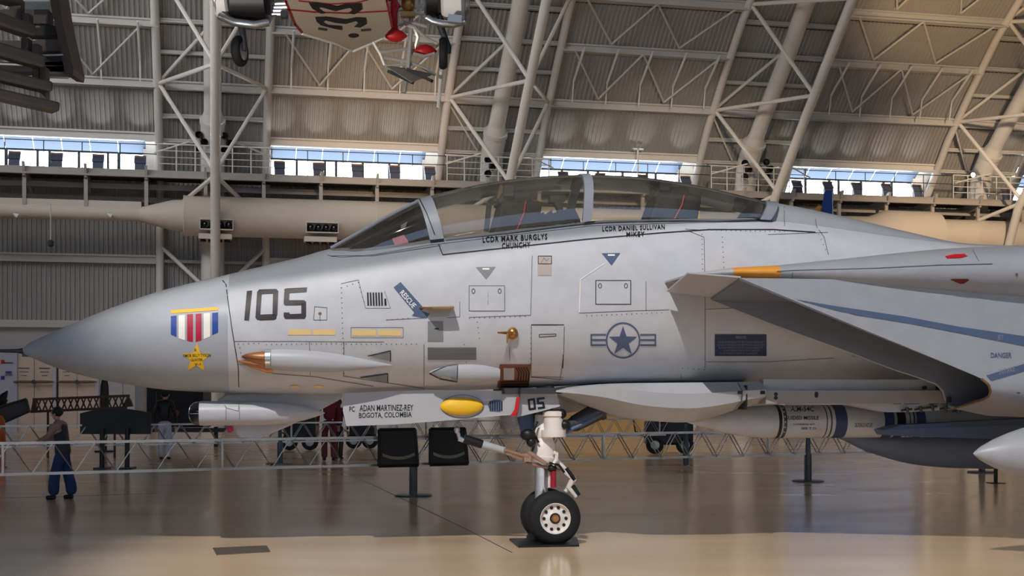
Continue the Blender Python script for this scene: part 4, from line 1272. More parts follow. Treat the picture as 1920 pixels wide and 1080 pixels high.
# ---- nose landing gear
gear = thing('nose_gear', AW(0, 0, 0)); gear.parent = jet; gear.location = (0, 0, 0)
def wheel(t, name):
    c = AP(1038.5, 971, -.2) + AT * (t + .2)
    k = .272 / 51
    b = MB(); R = .272
    b.lathe(c - AT * .085, AT, [(0.0, .155), (.0, .20), (.012, .235), (.035, .258), (.06, .268), (.085, R), (.11, .268), (.135, .258), (.158, .235), (.17, .20), (.17, .155), (0, .155)], 40, caps=False)
    ty = b.build('tyre', M_rubber, gear)
    b = MB()
    b.lathe(c - AT * .08, AT, [(-.004, .158), (-.006, .15), (.012, .142), (.03, .12), (.028, .09), (.015, .07), (.012, .055), (.03, .05), (.05, .02), (.16, .02), (.165, .155)], 36, caps=False)
    rim = b.build('wheel_rim', M_gearw, ty)
    b = MB()
    for i in range(10):
        q = 2 * pi * i / 10
        p = c - AT * .055 + AS * .112 * math.cos(q) + Vector((0, 0, .112 * math.sin(q)))
        b.tube(p - AT * .006, p + AT * .01, .017, n=8)
    b.build('rim_holes', M_black, ty)
    b = MB(); b.lathe(c - AT * .085, AT, [(-.01, .012), (-.012, .03), (.0, .038), (.03, .045)], 14); b.build('brass_hub', M_brass, ty)
    b = MB(); b.lathe(c - AT * .072, AT, [(-.004, .05), (.02, .056)], 18); b.build('hub_ring', M_black, ty)
wheel(-.2, 'near'); wheel(.2, 'far')
def gb(px, py, t=0.0): return AP(px, py, t)
def part(name, m, f):
    b = MB(); f(b); return b.build(name, m, gear)
part('axle', M_gun, lambda b: b.tube(gb(1036, 970, -.2), gb(1036, 970, -.2) + AT * .4, .04))
part('chrome_piston', M_steelm, lambda b: b.tube(gb(1015, 940), gb(1015, 862), .066, n=24))
part('axle_fork', M_gearw, lambda b: b.tube(gb(1018, 935), gb(1034, 972), .075, .06, 14))
def cyl(b):
    up = (gb(1019, 800) - gb(1016, 866)).normalized()
    b.lathe(gb(1016, 866), up, [(0, .14), (.03, .155), (.055, .155), (.06, .14), (.13, .138), (.19, .12), (.24, .10), (.28, .115), (.33, .115), (.36, .095), (.5, .09), (.6, .09), (.78, .09)], 24)
part('strut_cylinder', M_gearw, cyl)
part('strut_collar', M_gun, lambda b: b.lathe(gb(1016, 861), (0, 0, 1), [(0, .12), (.0, .15), (.02, .15), (.02, .12)], 24))
part('upper_trunnion', M_gearw, lambda b: b.lathe(gb(1038, 819, -.12), (0, 0, 1), [(0, .09), (.0, .125), (.07, .125), (.07, .10), (.2, .10), (.21, .115), (.25, .115), (.26, .09)], 20))
part('trunnion_cap', M_black, lambda b: b.lathe(gb(1042, 777, -.1), (0, 0, 1), [(0, .07), (.05, .07)], 14))
for px, py, r in ((1053, 776, (.05, .05, .05)), (1059, 796, (.055, .04, .045)), (990, 815, (.08, .06, .06)), (996, 829, (.05, .05, .05))):
    part('valve_block', M_black, lambda b: b.sphere(gb(px, py, -.17), r))
part('door_hinge', M_black, lambda b: b.box(gb(1018, 773, -.05), AS * .08, AT * .08, (0, 0, .025)))
part('gear_actuator', M_blue, lambda b: (b.tube(gb(993, 812, .1), gb(985, 770, .1), .09, .1, 14), b.tube(gb(1012, 808, .1), gb(1005, 775, .1), .05, .05, 10)))
part('drag_brace', M_gun, lambda b: (b.tube(gb(1062, 800, -.05), gb(1078, 794, -.05), .05, .085, 16), b.tube(gb(1078, 794, -.05), gb(1122, 770, -.05), .085, .095, 16), b.tube(gb(1122, 770, -.05), gb(1128, 767, -.05), .11, .11, 16)))
part('brace_rod', M_blue, lambda b: (b.tube(gb(1044, 818, -.12), gb(1090, 796, -.12), .02, n=8), b.tube(gb(1090, 796, -.12), gb(1146, 766, -.12), .028, n=8), b.tube(gb(1128, 767, -.05), gb(1150, 760, -.05), .05, n=10)))
part('launch_bar_dark', M_black, lambda b: b.tube(gb(870, 822, -.1), gb(904, 833, -.1), .045, n=10))
part('launch_bar', M_light, lambda b: (b.tube(gb(903, 833, -.1), gb(946, 845, -.1), .042, .036, 12),))
part('launch_bar_fork', mat('worn_copper_metal', (164, 132, 112), .35, .5), lambda b: (b.tube(gb(945, 843, -.15), gb(992, 857, -.15), .016, n=8), b.tube(gb(945, 848, -.05), gb(985, 864, -.05), .016, n=8), b.tube(gb(990, 846, -.16), gb(1024, 870, -.16), .02, n=8), b.tube(gb(985, 868, -.1), gb(1050, 882, -.1), .015, n=8), b.box(gb(988, 858, -.12), AS * .035, AT * .04, (0, 0, .04))))
part('launch_bar_hook', M_steelm, lambda b: (b.sphere(gb(857, 806, -.1), (.03, .03, .04)), b.tube(gb(857, 806, -.1), gb(862, 824, -.1), .018, n=8), b.tube(gb(860, 822, -.1), gb(876, 829, -.1), .03, .02, 8)))
part('torque_arm', M_gearw, lambda b: (b.path([gb(1038, 848, -.14), gb(1044, 851, -.14), gb(1043, 862, -.14), gb(1036, 872, -.14)], .02, 8), b.path([gb(1040, 862, -.05), gb(1062, 882, -.05), gb(1058, 884, -.05)], .035, 8), b.path([gb(1058, 882, -.1), gb(1074, 897, -.1), gb(1066, 914, -.1), gb(1080, 932, -.1)], [.03, .035, .028, .02], 8), b.path([gb(1064, 880, 0), gb(1077, 900, 0), gb(1060, 922, 0)], .022, 8)))
part('torque_joint', M_black, lambda b: (b.tube(gb(1062, 878, -.12), gb(1077, 900, -.12), .022, n=8), b.tube(gb(1072, 912, -.06), gb(1083, 930, -.06), .035, n=8), b.sphere(gb(1035, 878, -.1), (.05, .04, .04))))
part('red_damper', mat('damper_red', (150, 24, 38), .4), lambda b: (b.tube(gb(1037.5, 883, -.1), gb(1037.5, 914, -.1), .03, n=12), b.tube(gb(1037.5, 876, -.1), gb(1037.5, 884, -.1), .018, n=10)))
part('white_damper_rod', M_gearw, lambda b: b.tube(gb(1030, 878, -.05), gb(1030, 914, -.05), .016, n=8))
for pts in (((1000, 800), (1003, 830), (996, 850)), ((1030, 868), (1048, 872), (1058, 886)), ((1008, 790), (1000, 810), (1010, 830))):
    part('brake_hose', M_black, lambda b: b.path([gb(x, y, -.15) for x, y in pts], .012, 6))
# chock plate on the floor
pl = [(955, 1013), (1082, 1011), (1086, 1025), (972, 1027)]
b = MB(); b.prism([fl(x, y) for x, y in pl], (0, 0, .02)); plate = tag(b.build('drip_tray', M_black), 'flat black drip tray on the floor under the nose wheels', 'tray')
b = MB(); c = PZ(1000, 1012, .02); b.hexa([c + Vector((-.07, -.05, 0)), c + Vector((.09, -.05, 0)), c + Vector((.09, .25, 0)), c + Vector((-.07, .25, 0)), c + Vector((.0, -.05, .16)), c + Vector((.03, -.05, .16)), c + Vector((.03, .25, .16)), c + Vector((.0, .25, .16))])
tag(b.build('wheel_chock', M_black), 'small black chock wedged before the nose wheels', 'chock')
# floor hatch
b = MB(); b.prism([fl(399, 1028), fl(500, 1023.5), fl(507, 1035), fl(406, 1041)], (0, 0, .006)); tag(b.build('floor_hatch', mat('hatch_brown', (86, 76, 64), .6, bump=.3), None), 'small dark rectangular hatch cover in the floor left of the nose wheel', 'hatch')

# ---- missile, tanks: things hung on the jet
M_mis = mat('missile_white', (176, 176, 178), .4)
c = AP(1453, 790.5, -.12); k = c.y / F; sx = lambda px: AC(px, 790, -.12)[0] - AC(1453, 790, -.12)[0]
mis = thing('missile', c, 'white missile with dark blue bands under the belly fairing', 'missile')
b = MB(); b.lathe(c, AS, [(sx(px), r * k) for px, r in ((1286, .5), (1300, 5), (1330, 13), (1363, 22), (1397, 28), (1430, 30.5), (1452, 31))], 32); b.build('nose_cone', M_mis, mis)
b = MB(); b.lathe(c, AS, [(sx(1452), 31 * k), (sx(2000), 31 * k)], 32); body = b.build('body', M_mis, mis)
for a, e, m in ((1450, 1456, M_black), (1459, 1465, M_gun), (1555, 1577, M_navy), (1546, 1549, M_gun), (1538, 1540, M_gun), (1646, 1664, M_navy), (1669, 1685, M_black), (1692, 1694, M_gun), (1699, 1702, M_gun), (1705, 1722, M_navy)):
    b = MB(); b.lathe(c, AS, [(sx(a), 31.4 * k), (sx(e), 31.4 * k)], 32, caps=False); b.build('band', m, mis)
for i in range(6):
    q = -pi * .5 + (i - 2.5) * .35
    p = c + AS * sx(1461) + Vector((0, 0, 1)) * 31.6 * k * math.sin(q * .9 + pi * .5) - AT * 31.6 * k * math.cos(q * .9 + pi * .5)
    b = MB(); b.sphere(p, .009, 6, 4); b.build('screw', M_mis, mis)
for tx, x0, y0, x1, y1 in (('AIM-54C', 1482, 762, 1526, 772), ('GUIDED MISSILE', 1471, 780, 1535, 787), ('LOADING WT', 1488, 794, 1528, 797), ('SEE T.O.', 1502, 801, 1532, 805), ('CAUTION DO NOT LIFT', 1602, 793, 1636, 801)):
    lettering('lettering', tx, x0, y0, x1, y1, M_stencil, (body,), .004, parent=mis)
M_tank = mat('tank_grey', (158, 160, 166), .4)
c = AP(1826, 850.5, -2.0); k = c.y / F; sx = lambda px: AC(px, 850, -2.0)[0] - AC(1826, 850, -2.0)[0]
tank = thing('drop_tank', c, 'pale grey pointed drop tank at the right edge of the photo', 'tank')
b = MB(); b.lathe(c, AS, [(sx(px), r * k) for px, r in ((1825, .8), (1829, 5), (1840, 13.5), (1865, 27), (1895, 39.5), (1920, 48), (1960, 57), (2020, 66), (2100, 72), (2250, 74))], 36); b.build('shell', M_tank, tank)
b = MB(); b.lathe(c - AS * .004, AS, [(0, .006), (.03, .022)], 12); b.build('tip_cap', M_steelm, tank)
b = MB(); b.prism([c + AS * sx(1990) + Vector((0, 0, .25)), c + AS * sx(2300) + Vector((0, 0, .25)), c + AS * sx(2300) + Vector((0, 0, .75)), c + AS * sx(2050) + Vector((0, 0, .75))], AT * .12); b.build('pylon', M_light, tank)
b = MB(); p = PZ(1867, 906, 0); b.tube(p, PX(1867, 868, p.y), .035, n=8); b.box(p, (.12, 0, 0), (0, .12, 0), (0, 0, .01)); tag(b.build('tank_prop', M_black, None), 'thin black prop under the pale drop tank', 'prop')
M_dtank = mat('blue_grey_tank', (92, 104, 130), .45)
tt = .25
dst = [(1566, 817, 819.5), (1585, 813, 827), (1620, 809, 844.5), (1660, 807, 858), (1700, 806, 868.5), (1760, 805, 876), (1850, 805, 879), (2000, 805, 880), (2200, 806, 880)]
dt_ = thing('far_drop_tank', AP(1700, 840, tt), 'dark blue grey drop tank hanging on the far side behind the missile', 'tank')
rings = []
for px, yt, yb in hermite(dst, 3):
    s, zt = AC(px, yt, tt); zb = AC(px, yb, tt)[1]
    h = (zt - zb); w = min(.34, h * .7 + .01)
    rings.append([AW(s, tt + w * math.cos(q), zb + h * .62 + (h * .62 if math.sin(q) < 0 else h * .38) * math.sin(q)) for q in [2 * pi * i / 28 for i in range(28)]])
b = MB(); b.rings(rings); b.build('shell', M_dtank, dt_)
pal = thing('far_missile_pallet', AP(1750, 810, -.5), 'blue grey slab shaped pallet under the belly between missile and far tank', 'pallet')
b = MB()
pa = [AP(1658, 806, -.6), AP(1690, 797, -.6), AP(1960, 783, -.6), AP(1960, 826, -.6), AP(1700, 818, -.6), AP(1664, 816, -.6)]
b.prism(pa, AT * .25); b.build('slab', M_dtank, pal)
b = MB(); b.prism([AP(1660, 806, -.61), AP(1692, 797, -.61), AP(1960, 783, -.61), AP(1960, 796, -.61), AP(1700, 804, -.61)], AT * .02); b.build('upper_face', M_blue, pal)
# main body behind the intake (belly tunnel and the far nacelle close the view)
b = MB(); b.box(AW(5.2, .3, 2.3), AS * 2.2, AT * .9, (0, 0, .42)); b.build('belly_centre', M_jet, jet)
b = MB(); b.box(AW(5.6, 1.9, 2.0), AS * 3.2, AT * .55, (0, 0, .55)); b.build('far_nacelle', M_jet, jet, bevel=.2)
b = MB(); b.prism([AW(4.6, -1.0, 2.62), AW(9, -1.0, 2.62), AW(9, 2.2, 2.62), AW(4.6, 2.2, 2.62), AW(1.4, 1.3, 2.6), AW(1.4, .6, 2.6), AW(4.6, .6, 2.6)], (0, 0, .12)); b.build('far_glove', M_glove, jet)

# ================================================================ BARRIERS, SIGNS, PEOPLE, BACKGROUND
M_chrome = mat('barrier_rail', (168, 166, 164), 0.3, 0.6)
M_post = mat('barrier_post', (70, 76, 84), 0.4, 0.4)
RD = math.radians(26)
RA = Vector((math.cos(RD), math.sin(RD), 0)); RN = Vector((-math.sin(RD), math.cos(RD), 0))
def barrier(p0, d, t0, t1, label, zt=.87, zb=.47, pitch=.52, twin=True):
    n = Vector((-d.y, d.x, 0))
    o = thing('barrier_rail', p0 + d * ((t0 + t1) / 2), label, 'barrier')
    for z in (zt, zb):
        b = MB(); b.beam(p0 + d * t0 + Vector((0, 0, z)), p0 + d * t1 + Vector((0, 0, z)), .05, .035); b.build('rail', M_chrome, o)
    k = int((t1 - t0) / pitch)
    for i in range(k):
        a = t0 + (t1 - t0) * i / k; m_ = t0 + (t1 - t0) * (i + .5) / k; e = t0 + (t1 - t0) * (i + 1) / k
        b = MB()
        for off in ((-.05, .05) if twin else (0,)):
            b.tube(p0 + d * a + n * off + Vector((0, 0, zb)), p0 + d * m_ + n * off + Vector((0, 0, zt)), .009, n=5, caps=False)
            b.tube(p0 + d * m_ + n * off + Vector((0, 0, zt)), p0 + d * e + n * off + Vector((0, 0, zb)), .009, n=5, caps=False)
        b.build('brace', M_chrome, o)
    for q in [t0 + i * (t1 - t0) / max(1, round((t1 - t0) / 3)) for i in range(1, max(1, round((t1 - t0) / 3)))]:
        b = MB(); b.beam(p0 + d * q + Vector((0, 0, zb)), p0 + d * q + Vector((0, 0, zt)), .05, .03, d); b.build('end_bar', M_chrome, o)
    return o
def stanchion(p, label, r=.27):
    o = thing('stanchion', p, label, 'stanchion', 'barrier stanchions on round bases')
    b = MB(); b.lathe(p, (0, 0, 1), [(0, r), (.02, r), (.028, r - .03)], 28); b.build('round_base', M_post, o)
    b = MB(); b.tube(p + Vector((0, 0, .02)), p + Vector((0, 0, .47)), .062, n=18); b.build('post', M_post, o)
    b = MB(); b.tube(p + Vector((0, 0, .47)), p + Vector((0, 0, .86)), .05, .03, 12); b.build('upper_post', M_post, o)
PA = PZ(775, 930, 0)
barrier(PA, RA, -8.5, 0.0, 'near barrier rail of silver zigzag truss crossing below the nose', twin=False)
barrier(PA, RA, 0.02, 16, 'dark zigzag barrier rail running right behind the nose gear and missile')
stanchion(PA, 'stanchion on a round base under the pair of black information panels')
stanchion(PZ(1515, 903, 0), 'stanchion on a round base right of the nose wheel under the missile')
stanchion(PZ(1841, 886, 0), 'rightmost stanchion on a round base behind the pale drop tank')
PB = PZ(525, 870, 0)
RB = Vector((math.cos(math.radians(28)), math.sin(math.radians(28)), 0))
barrier(PB, RB, -9, -3.2, 'far zigzag barrier rail behind the walking visitor at left')
barrier(PB, RB, -2.9, 16, 'far zigzag barrier rail behind the chin pod and nose gear')
stanchion(PB, 'far stanchion on a round base below the gear door lettering', .3)
stanchion(PZ(1286, 872, 0), 'far slim stanchion left of the missile nose', .05)
# black information panels hung on the near rail
M_mesh = mat('panel_charcoal', (44, 42, 42), .5)
def infopanel(px, label):
    r = (px - 960) / F
    t = (r * PA.y - PA.x) / (RA.x - r * RA.y)
    p = PA + RA * t - RN * .17
    o = thing('information_panel', p, label, 'sign', 'black information panels on the near barrier')
    Z = Vector((0, 0, 1)); up = (Z * .98 + RN * .12).normalized()
    c = p + Z * .46
    b = MB(); b.hexa([c - RA * .30, c + RA * .29, c + RA * .29 + RN * .02, c - RA * .30 + RN * .02, c - RA * .27 + up * .52, c + RA * .27 + up * .52, c + RA * .27 + up * .52 + RN * .02, c - RA * .27 + up * .52 + RN * .02]); b.build('sheet', M_mesh, o)
    b = MB()
    b.path([c - RA * .31, c - RA * .28 + up * .53], .022, 8); b.path([c + RA * .30, c + RA * .28 + up * .53], .022, 8)
    b.path([c - RA * .31, c + RA * .30], .022, 8); b.path([c - RA * .28 + up * .53, c + RA * .28 + up * .53], .022, 8); b.build('frame', M_black, o)
    b = MB()
    top = [c + RA * x + up * (.11 + .9 * (x * x)) - RN * .012 for x in [-.25 + .5 * i / 12 for i in range(13)]]
    b.rings([[q + up * .022, q - up * .022, q - up * .022 + RN * .006, q + up * .022 + RN * .006] for q in top]); b.build('curved_strip', mat('strip_pale', (140, 136, 124), .5), o)
infopanel(740, 'left of two black framed panels with a curved pale strip on the barrier')
infopanel(834, 'right of two black framed panels with a curved pale strip on the barrier')
# arched black sign on two legs
Y = 26.4
o = thing('exhibit_sign', PZ(192, 880, 0), 'wide black arched sign board on two legs beyond the near barrier', 'sign')
b = MB(); pts = [(150, 814), (150, 775), (170, 770), (190, 767), (216, 766), (240, 767), (262, 770), (282, 774), (282, 814)]
b.prism([PX(x, y, Y) for x, y in pts], (0, .06, 0)); b.build('board', mat('sign_charcoal', (32, 32, 36), .5), o)
for px in (192, 239):
    b = MB(); b.tube(PX(px, 802, Y - .03), Vector((PX(px, 802, Y).x, Y - .03, 0)), .05, n=10); b.build('leg', M_black, o)
    b = MB(); b.box(Vector((PX(px, 802, Y).x, Y, .02)), (.12, 0, 0), (0, .2, 0), (0, 0, .02)); b.build('foot', M_black, o)
# standing propeller blade behind the sign
Y = 34
c = Vector((PX(196, 800, Y).x, Y, 0))
o = thing('standing_propeller', c, 'tall black propeller blade standing upright behind the arched sign', 'propeller')
b = MB()
rings = []
for z, w in ((0.35, .07), (.7, .09), (1.0, .11), (1.4, .115), (1.7, .10), (1.84, .07), (1.88, .02)):
    rings.append([c + Vector((w * math.cos(2 * pi * k / 12), .03 * math.sin(2 * pi * k / 12), z)) for k in range(12)])
b.rings(rings); b.build('blade', M_black, o)
b = MB(); b.lathe(c, (0, 0, 1), [(0, .25), (.04, .25), (.06, .06), (.36, .06)], 16); b.build('stand', M_black, o)

# ---- exhibit wall panels with mounted propellers, in front of the back wall
def wpt(px, py, v=.5):
    u, z = WP(px, py, v); return u, z
M_pan = mat('exhibit_panel_warm', (214, 196, 178), .6, var=.05, scale=.6); M_panw = mat('exhibit_panel_white', (190, 190, 206), .6, var=.04)
M_wood = mat('propeller_wood', (110, 84, 66), .5)
def wbox(b, x0, x1, z0, z1, v, d):
    u0, u1 = WP(x0, 750, v)[0], WP(x1, 750, v)[0]
    b.box(WW((u0 + u1) / 2, v, (z0 + z1) / 2), WD * (u1 - u0) / 2, WN * d / 2, (0, 0, (z1 - z0) / 2)); return u0, u1
for x0, x1, lb in ((-60, 27, 'bluish white exhibit panel with small notices at the left edge'), (29, 100, 'cream exhibit panel with a propeller mounted across it, below the nose tip'), (110, 180, 'second cream exhibit panel with a mounted propeller, below the radome'), (186, 275, 'plain pale exhibit panel under the radome')):
    o = thing('propeller_exhibit' if 0 < x0 < 150 else 'notice_exhibit', WW(WP((x0 + x1) / 2, 750, .5)[0], .5, 0), lb, 'panel')
    b = MB(); u0, u1 = wbox(b, x0, x1, 0, 3.15, .5, .12); b.build('board', M_panw if x0 < 0 else (M_pan if x0 < 150 else M_lower), o)
    b = MB(); b.box(WW(u1 + .06, .55, 1.6), WD * .06, WN * .12, (0, 0, 1.6)); b.build('side_post', M_panw, o)
    if x0 < 0:
        for px, py, w, h, m in ((5, 678, 3, 3, M_red), (16, 698, 5, 2, M_rblue), (5, 708, 3, 3, M_rblue), (16, 680, 7, .5, M_black), (16, 703, 6, .5, M_black)):
            u, z = wpt(px, py, .58); b = MB(); b.box(WW(u, .58, z), WD * w * .022, WN * .01, (0, 0, h * .022)); b.build('notice', m, o)
    else:
        b = MB(); u, z = (u0 + u1) / 2, 1.6; b.box(WW(u, .565, z), WD * .008, WN * .006, (0, 0, 1.5)); b.build('panel_joint', M_line, o)
        for du in (-.38, .38):
            if x0 < 150:
                for i, wd in enumerate((.2, .16, .1)):
                    b = MB(); b.box(WW(u + du, .565, 2.45 - i * .14), WD * wd, WN * .006, (0, 0, .02 if i == 0 else .012)); b.build('notice_lettering', M_line, o)
        if x0 < 150:
            z = WP(65, 716, .7)[1]
            p = thing('mounted_propeller', WW(u, .7, z), 'wooden propeller mounted across the %s cream exhibit panel' % ('left' if x0 < 50 else 'right'), 'propeller')
            b = MB(); rings = []
            for q, r in ((-.75, .02), (-.6, .05), (-.3, .06), (-.08, .05), (.08, .05), (.3, .06), (.6, .05), (.75, .02)):
                rings.append([WW(u + q, .7 + .03 * math.cos(2 * pi * k / 10), z + r * math.sin(2 * pi * k / 10)) for k in range(10)])
            b.rings(rings); b.build('blade', M_wood, p)
            b = MB(); b.lathe(WW(u, .8, z), WN, [(0, .08), (.2, .08)], 14); b.build('hub', M_gun, p)
# brown biplane wing frame and grey panel behind the barrier, left
Y = 31
o = thing('biplane_wing_frame', PX(150, 770, Y), 'brown uncovered biplane wing frame with crossed ribs, left background', 'aircraft wing')
M_brown = mat('wing_brown', (84, 56, 46), .6)
b = MB(); b.beam(PX(62, 749, Y), PX(243, 742, Y), .06, .06); b.build('upper_spar', M_brown, o)
b = MB(); b.beam(PX(57, 772, Y), PX(238, 764, Y), .06, .06); b.build('lower_spar', M_brown, o)
for i in range(14):
    x = 68 + i * 12
    b = MB(); b.tube(PX(x, 749 - (x - 62) * .04, Y), PX(x + 9, 771 - (x - 57) * .044, Y), .018, n=5); b.tube(PX(x + 9, 749 - (x - 62) * .04, Y), PX(x, 771 - (x - 57) * .044, Y), .018, n=5); b.build('rib_cross', M_brown, o)
for pts in ([(62, 748), (66, 752), (67, 770), (57, 773)], [(239, 742), (245, 752), (248, 762), (228, 764)]):
    b = MB(); b.prism([PX(x, y, Y) for x, y in pts], (0, .1, 0)); b.build('end_plate', M_brown, o)
for px in (90, 215):
    p = PX(px, 770, Y); b = MB(); b.tube(p, (p.x, Y, 0), .03, n=6); b.build('stand', M_brown, o)
Y = 29
o = thing('mesh_wing_panel', PX(25, 770, Y), 'tilted dark grey fabric wing panel at the left edge', 'aircraft wing')
b = MB(); b.prism([PX(-60, 790, Y), PX(-60, 776, Y), PX(0, 763, Y), (PX(48, 748, Y)), PX(54, 772, Y), PX(10, 791, Y), PX(-20, 806, Y)], (0, .12, 0)); b.build('panel', mat('dark_fabric', (70, 70, 68), .7, bump=.4, bscale=12), o)
b = MB(); b.path([PX(-60, 776, Y - .02), PX(0, 763, Y - .02), PX(48, 748, Y - .02), PX(54, 772, Y - .02), PX(10, 791, Y - .02)], .03, 6); b.build('edge_tube', M_dark, o)
b = MB(); p = PX(5, 790, Y + .2); b.tube(p, (p.x, p.y, 0), .04, n=6); b.build('stand', M_dark, o)
Y = 38
o = thing('corner_propeller', PX(0, 750, Y), 'curved dark propeller blade at the far left edge', 'propeller')
b = MB(); b.path([PX(-30, 765, Y), PX(0, 752, Y), PX(8, 742, Y), PX(14, 733, Y)], [.1, .12, .1, .02], 8); b.path([PX(0, 745, Y), PX(6, 753, Y), PX(6, 764, Y)], [.12, .14, .05], 8); b.build('blade', M_black, o)
b = MB(); p = PX(2, 760, Y); b.tube(p, (p.x, Y, 0), .06, n=8); b.build('stand', M_black, o)
b = MB(); Y = 27; p = Vector((PX(-2, 800, Y).x, Y, 0)); b.lathe(p, (0, 0, 1), [(0, .16), (.02, .16), (.03, .12), (.5, .13), (.95, .12), (1.05, .06), (1.06, .01)], 16)
tag(b.build('orange_bollard', mat('orange_plastic', (196, 84, 40), .5)), 'orange round-topped bollard cut by the left edge', 'bollard')
# black exhibit case beyond the radome
Y = 37
o = thing('dark_exhibit_case', PX(330, 800, Y), 'large black exhibit case standing behind the nose', 'case')
z0 = PX(0, 801, Y).z
b = MB(); b.box(PX(328, 762, Y) + Vector((0, .5, 0)), (PX(381, 0, Y).x - PX(328, 0, Y).x, 0, 0), (0, .5, 0), (0, 0, (PX(0, 722, Y).z - z0) / 2)); b.build('case_body', mat('case_black', (14, 13, 14), .5), o)
b = MB(); b.box(PX(352, 807, Y) + Vector((0, .4, 0)), (1.0, 0, 0), (0, .4, 0), (0, 0, .05)); b.build('plinth', M_dark, o)
for px in (300, 405):
    b = MB(); p = PX(px, 800, Y + .2); b.tube(p, (p.x, p.y, 0), .06, n=8); b.build('leg', M_black, o)
b = MB(); b.lathe(PX(329, 775, Y - .02), (0, 1, 0), [(0, .1), (.03, .1)], 14); b.build('red_badge', mat('dull_red', (150, 60, 64), .6), o)
for px in (293, 304): 
    b = MB(); b.tube(PX(px, 733, Y - .02), PX(px + 1, 778, Y - .02), .02, n=6); b.build('trim_rod', M_gun, o)
b = MB(); b.box(PX(265, 755, 40), (.14, 0, 0), (0, .2, 0), (0, 0, .55)); b.build('side_cabinet', M_lower, o)
# vintage trolley wheels behind the gear door
def trolley(px0, px1, ytop, Y, label, name='equipment_trolley'):
    x0, x1 = PX(px0, 0, Y).x, PX(px1, 0, Y).x
    o = thing(name, Vector(((x0 + x1) / 2, Y, 0)), label, 'trolley')
    zt = PX(0, ytop, Y).z; zb = .22
    b = MB(); b.box(Vector(((x0 + x1) / 2, Y + .3, (zt + zb) / 2)), ((x1 - x0) / 2, 0, 0), (0, .35, 0), (0, 0, (zt - zb) / 2)); b.build('body', M_black, o, bevel=.05)
    for f_ in (.18, .82):
        c = Vector((x0 + (x1 - x0) * f_, Y - .06, .22))
        b = MB(); b.lathe(c, (0, 1, 0), [(0, .12), (.0, .2), (.03, .22), (.09, .22), (.1, .12)], 20); w = b.build('wheel', M_rubber, o)
        b = MB(); b.lathe(c - Vector((0, .005, 0)), (0, 1, 0), [(0, .11), (.02, .12)], 16); b.build('hub_cap', M_rail, o)
    b = MB(); b.path([Vector((x0, Y + .3, .4)), Vector((x0 - .25, Y + .3, .55)), Vector((x0 - .3, Y + .3, .9))], .02, 6); b.build('handle', M_gun, o)
trolley(532, 592, 782, 35, 'black wheeled trolley behind the rear end of the chin pod')
trolley(655, 702, 776, 36, 'black wheeled trolley under the start of the gear door lettering')
trolley(1212, 1300, 790, 33, 'low black equipment trolley behind the barrier right of the nose gear')
b = MB(); Y = 45  # added board, the background's warm light is put into its colour
b.box(PX(1165, 776, Y), (1.9, 0, 0), (0, .1, 0), (0, 0, .0 + .72)); o = tag(b.build('warm_light_board', mat('warm_light_gold', (222, 178, 110), .6), None), 'golden board put in for the warm lit background beyond the barrier right of the nose gear', 'board')

# ---- blue tail fin of an aircraft hanging far behind the rear canopy
Y = 36
o = thing('hanging_tail_fin', PX(1545, 400, Y), 'blue tail fin with a yellow tip rising behind the spine', 'tail fin')
b = MB(); b.prism([PX(1536, 410, Y), PX(1546, 360, Y), PX(1549, 357, Y), PX(1560, 358, Y), PX(1561, 470, Y), PX(1530, 470, Y)], (.1, .3, 0)); b.build('fin', M_rblue, o)
b = MB(); b.prism([PX(1522, 400, Y - .1), PX(1534, 385, Y - .1), PX(1540, 386, Y - .1), PX(1536, 400, Y - .1), PX(1530, 420, Y - .1)], (.1, .2, 0)); b.build('yellow_tip', M_orange, o)

# ---- people
def skinned(name, chains, m, parent, sub=2):
    me = bpy.data.meshes.new(name)
    vs, es, rs = [], [], []
    for ch in chains:
        base = len(vs)
        for i, (p, r) in enumerate(ch):
            j = next((k for k, q in enumerate(vs) if (q - Vector(p)).length < 1e-4), None)
            if j is None:
                vs.append(Vector(p)); rs.append(r); j = len(vs) - 1
            if i: es.append((prev, j))
            prev = j
    bs = BASE[parent]
    me.from_pydata([v - bs for v in vs], es, [])
    o = bpy.data.objects.new(name, me)
    COL.objects.link(o)
    o.modifiers.new('skin', 'SKIN').use_smooth_shade = True
    for i, r in enumerate(rs):
        me.skin_vertices[0].data[i].radius = r if isinstance(r, tuple) else (r, r)
    me.skin_vertices[0].data[0].use_root = True
    s = o.modifiers.new('sub', 'SUBSURF'); s.levels = s.render_levels = sub
    me.materials.append(m)
    o.parent = parent; BASE[o] = bs
    return o
M_skin = mat('skin_tone', (196, 148, 122), .55)
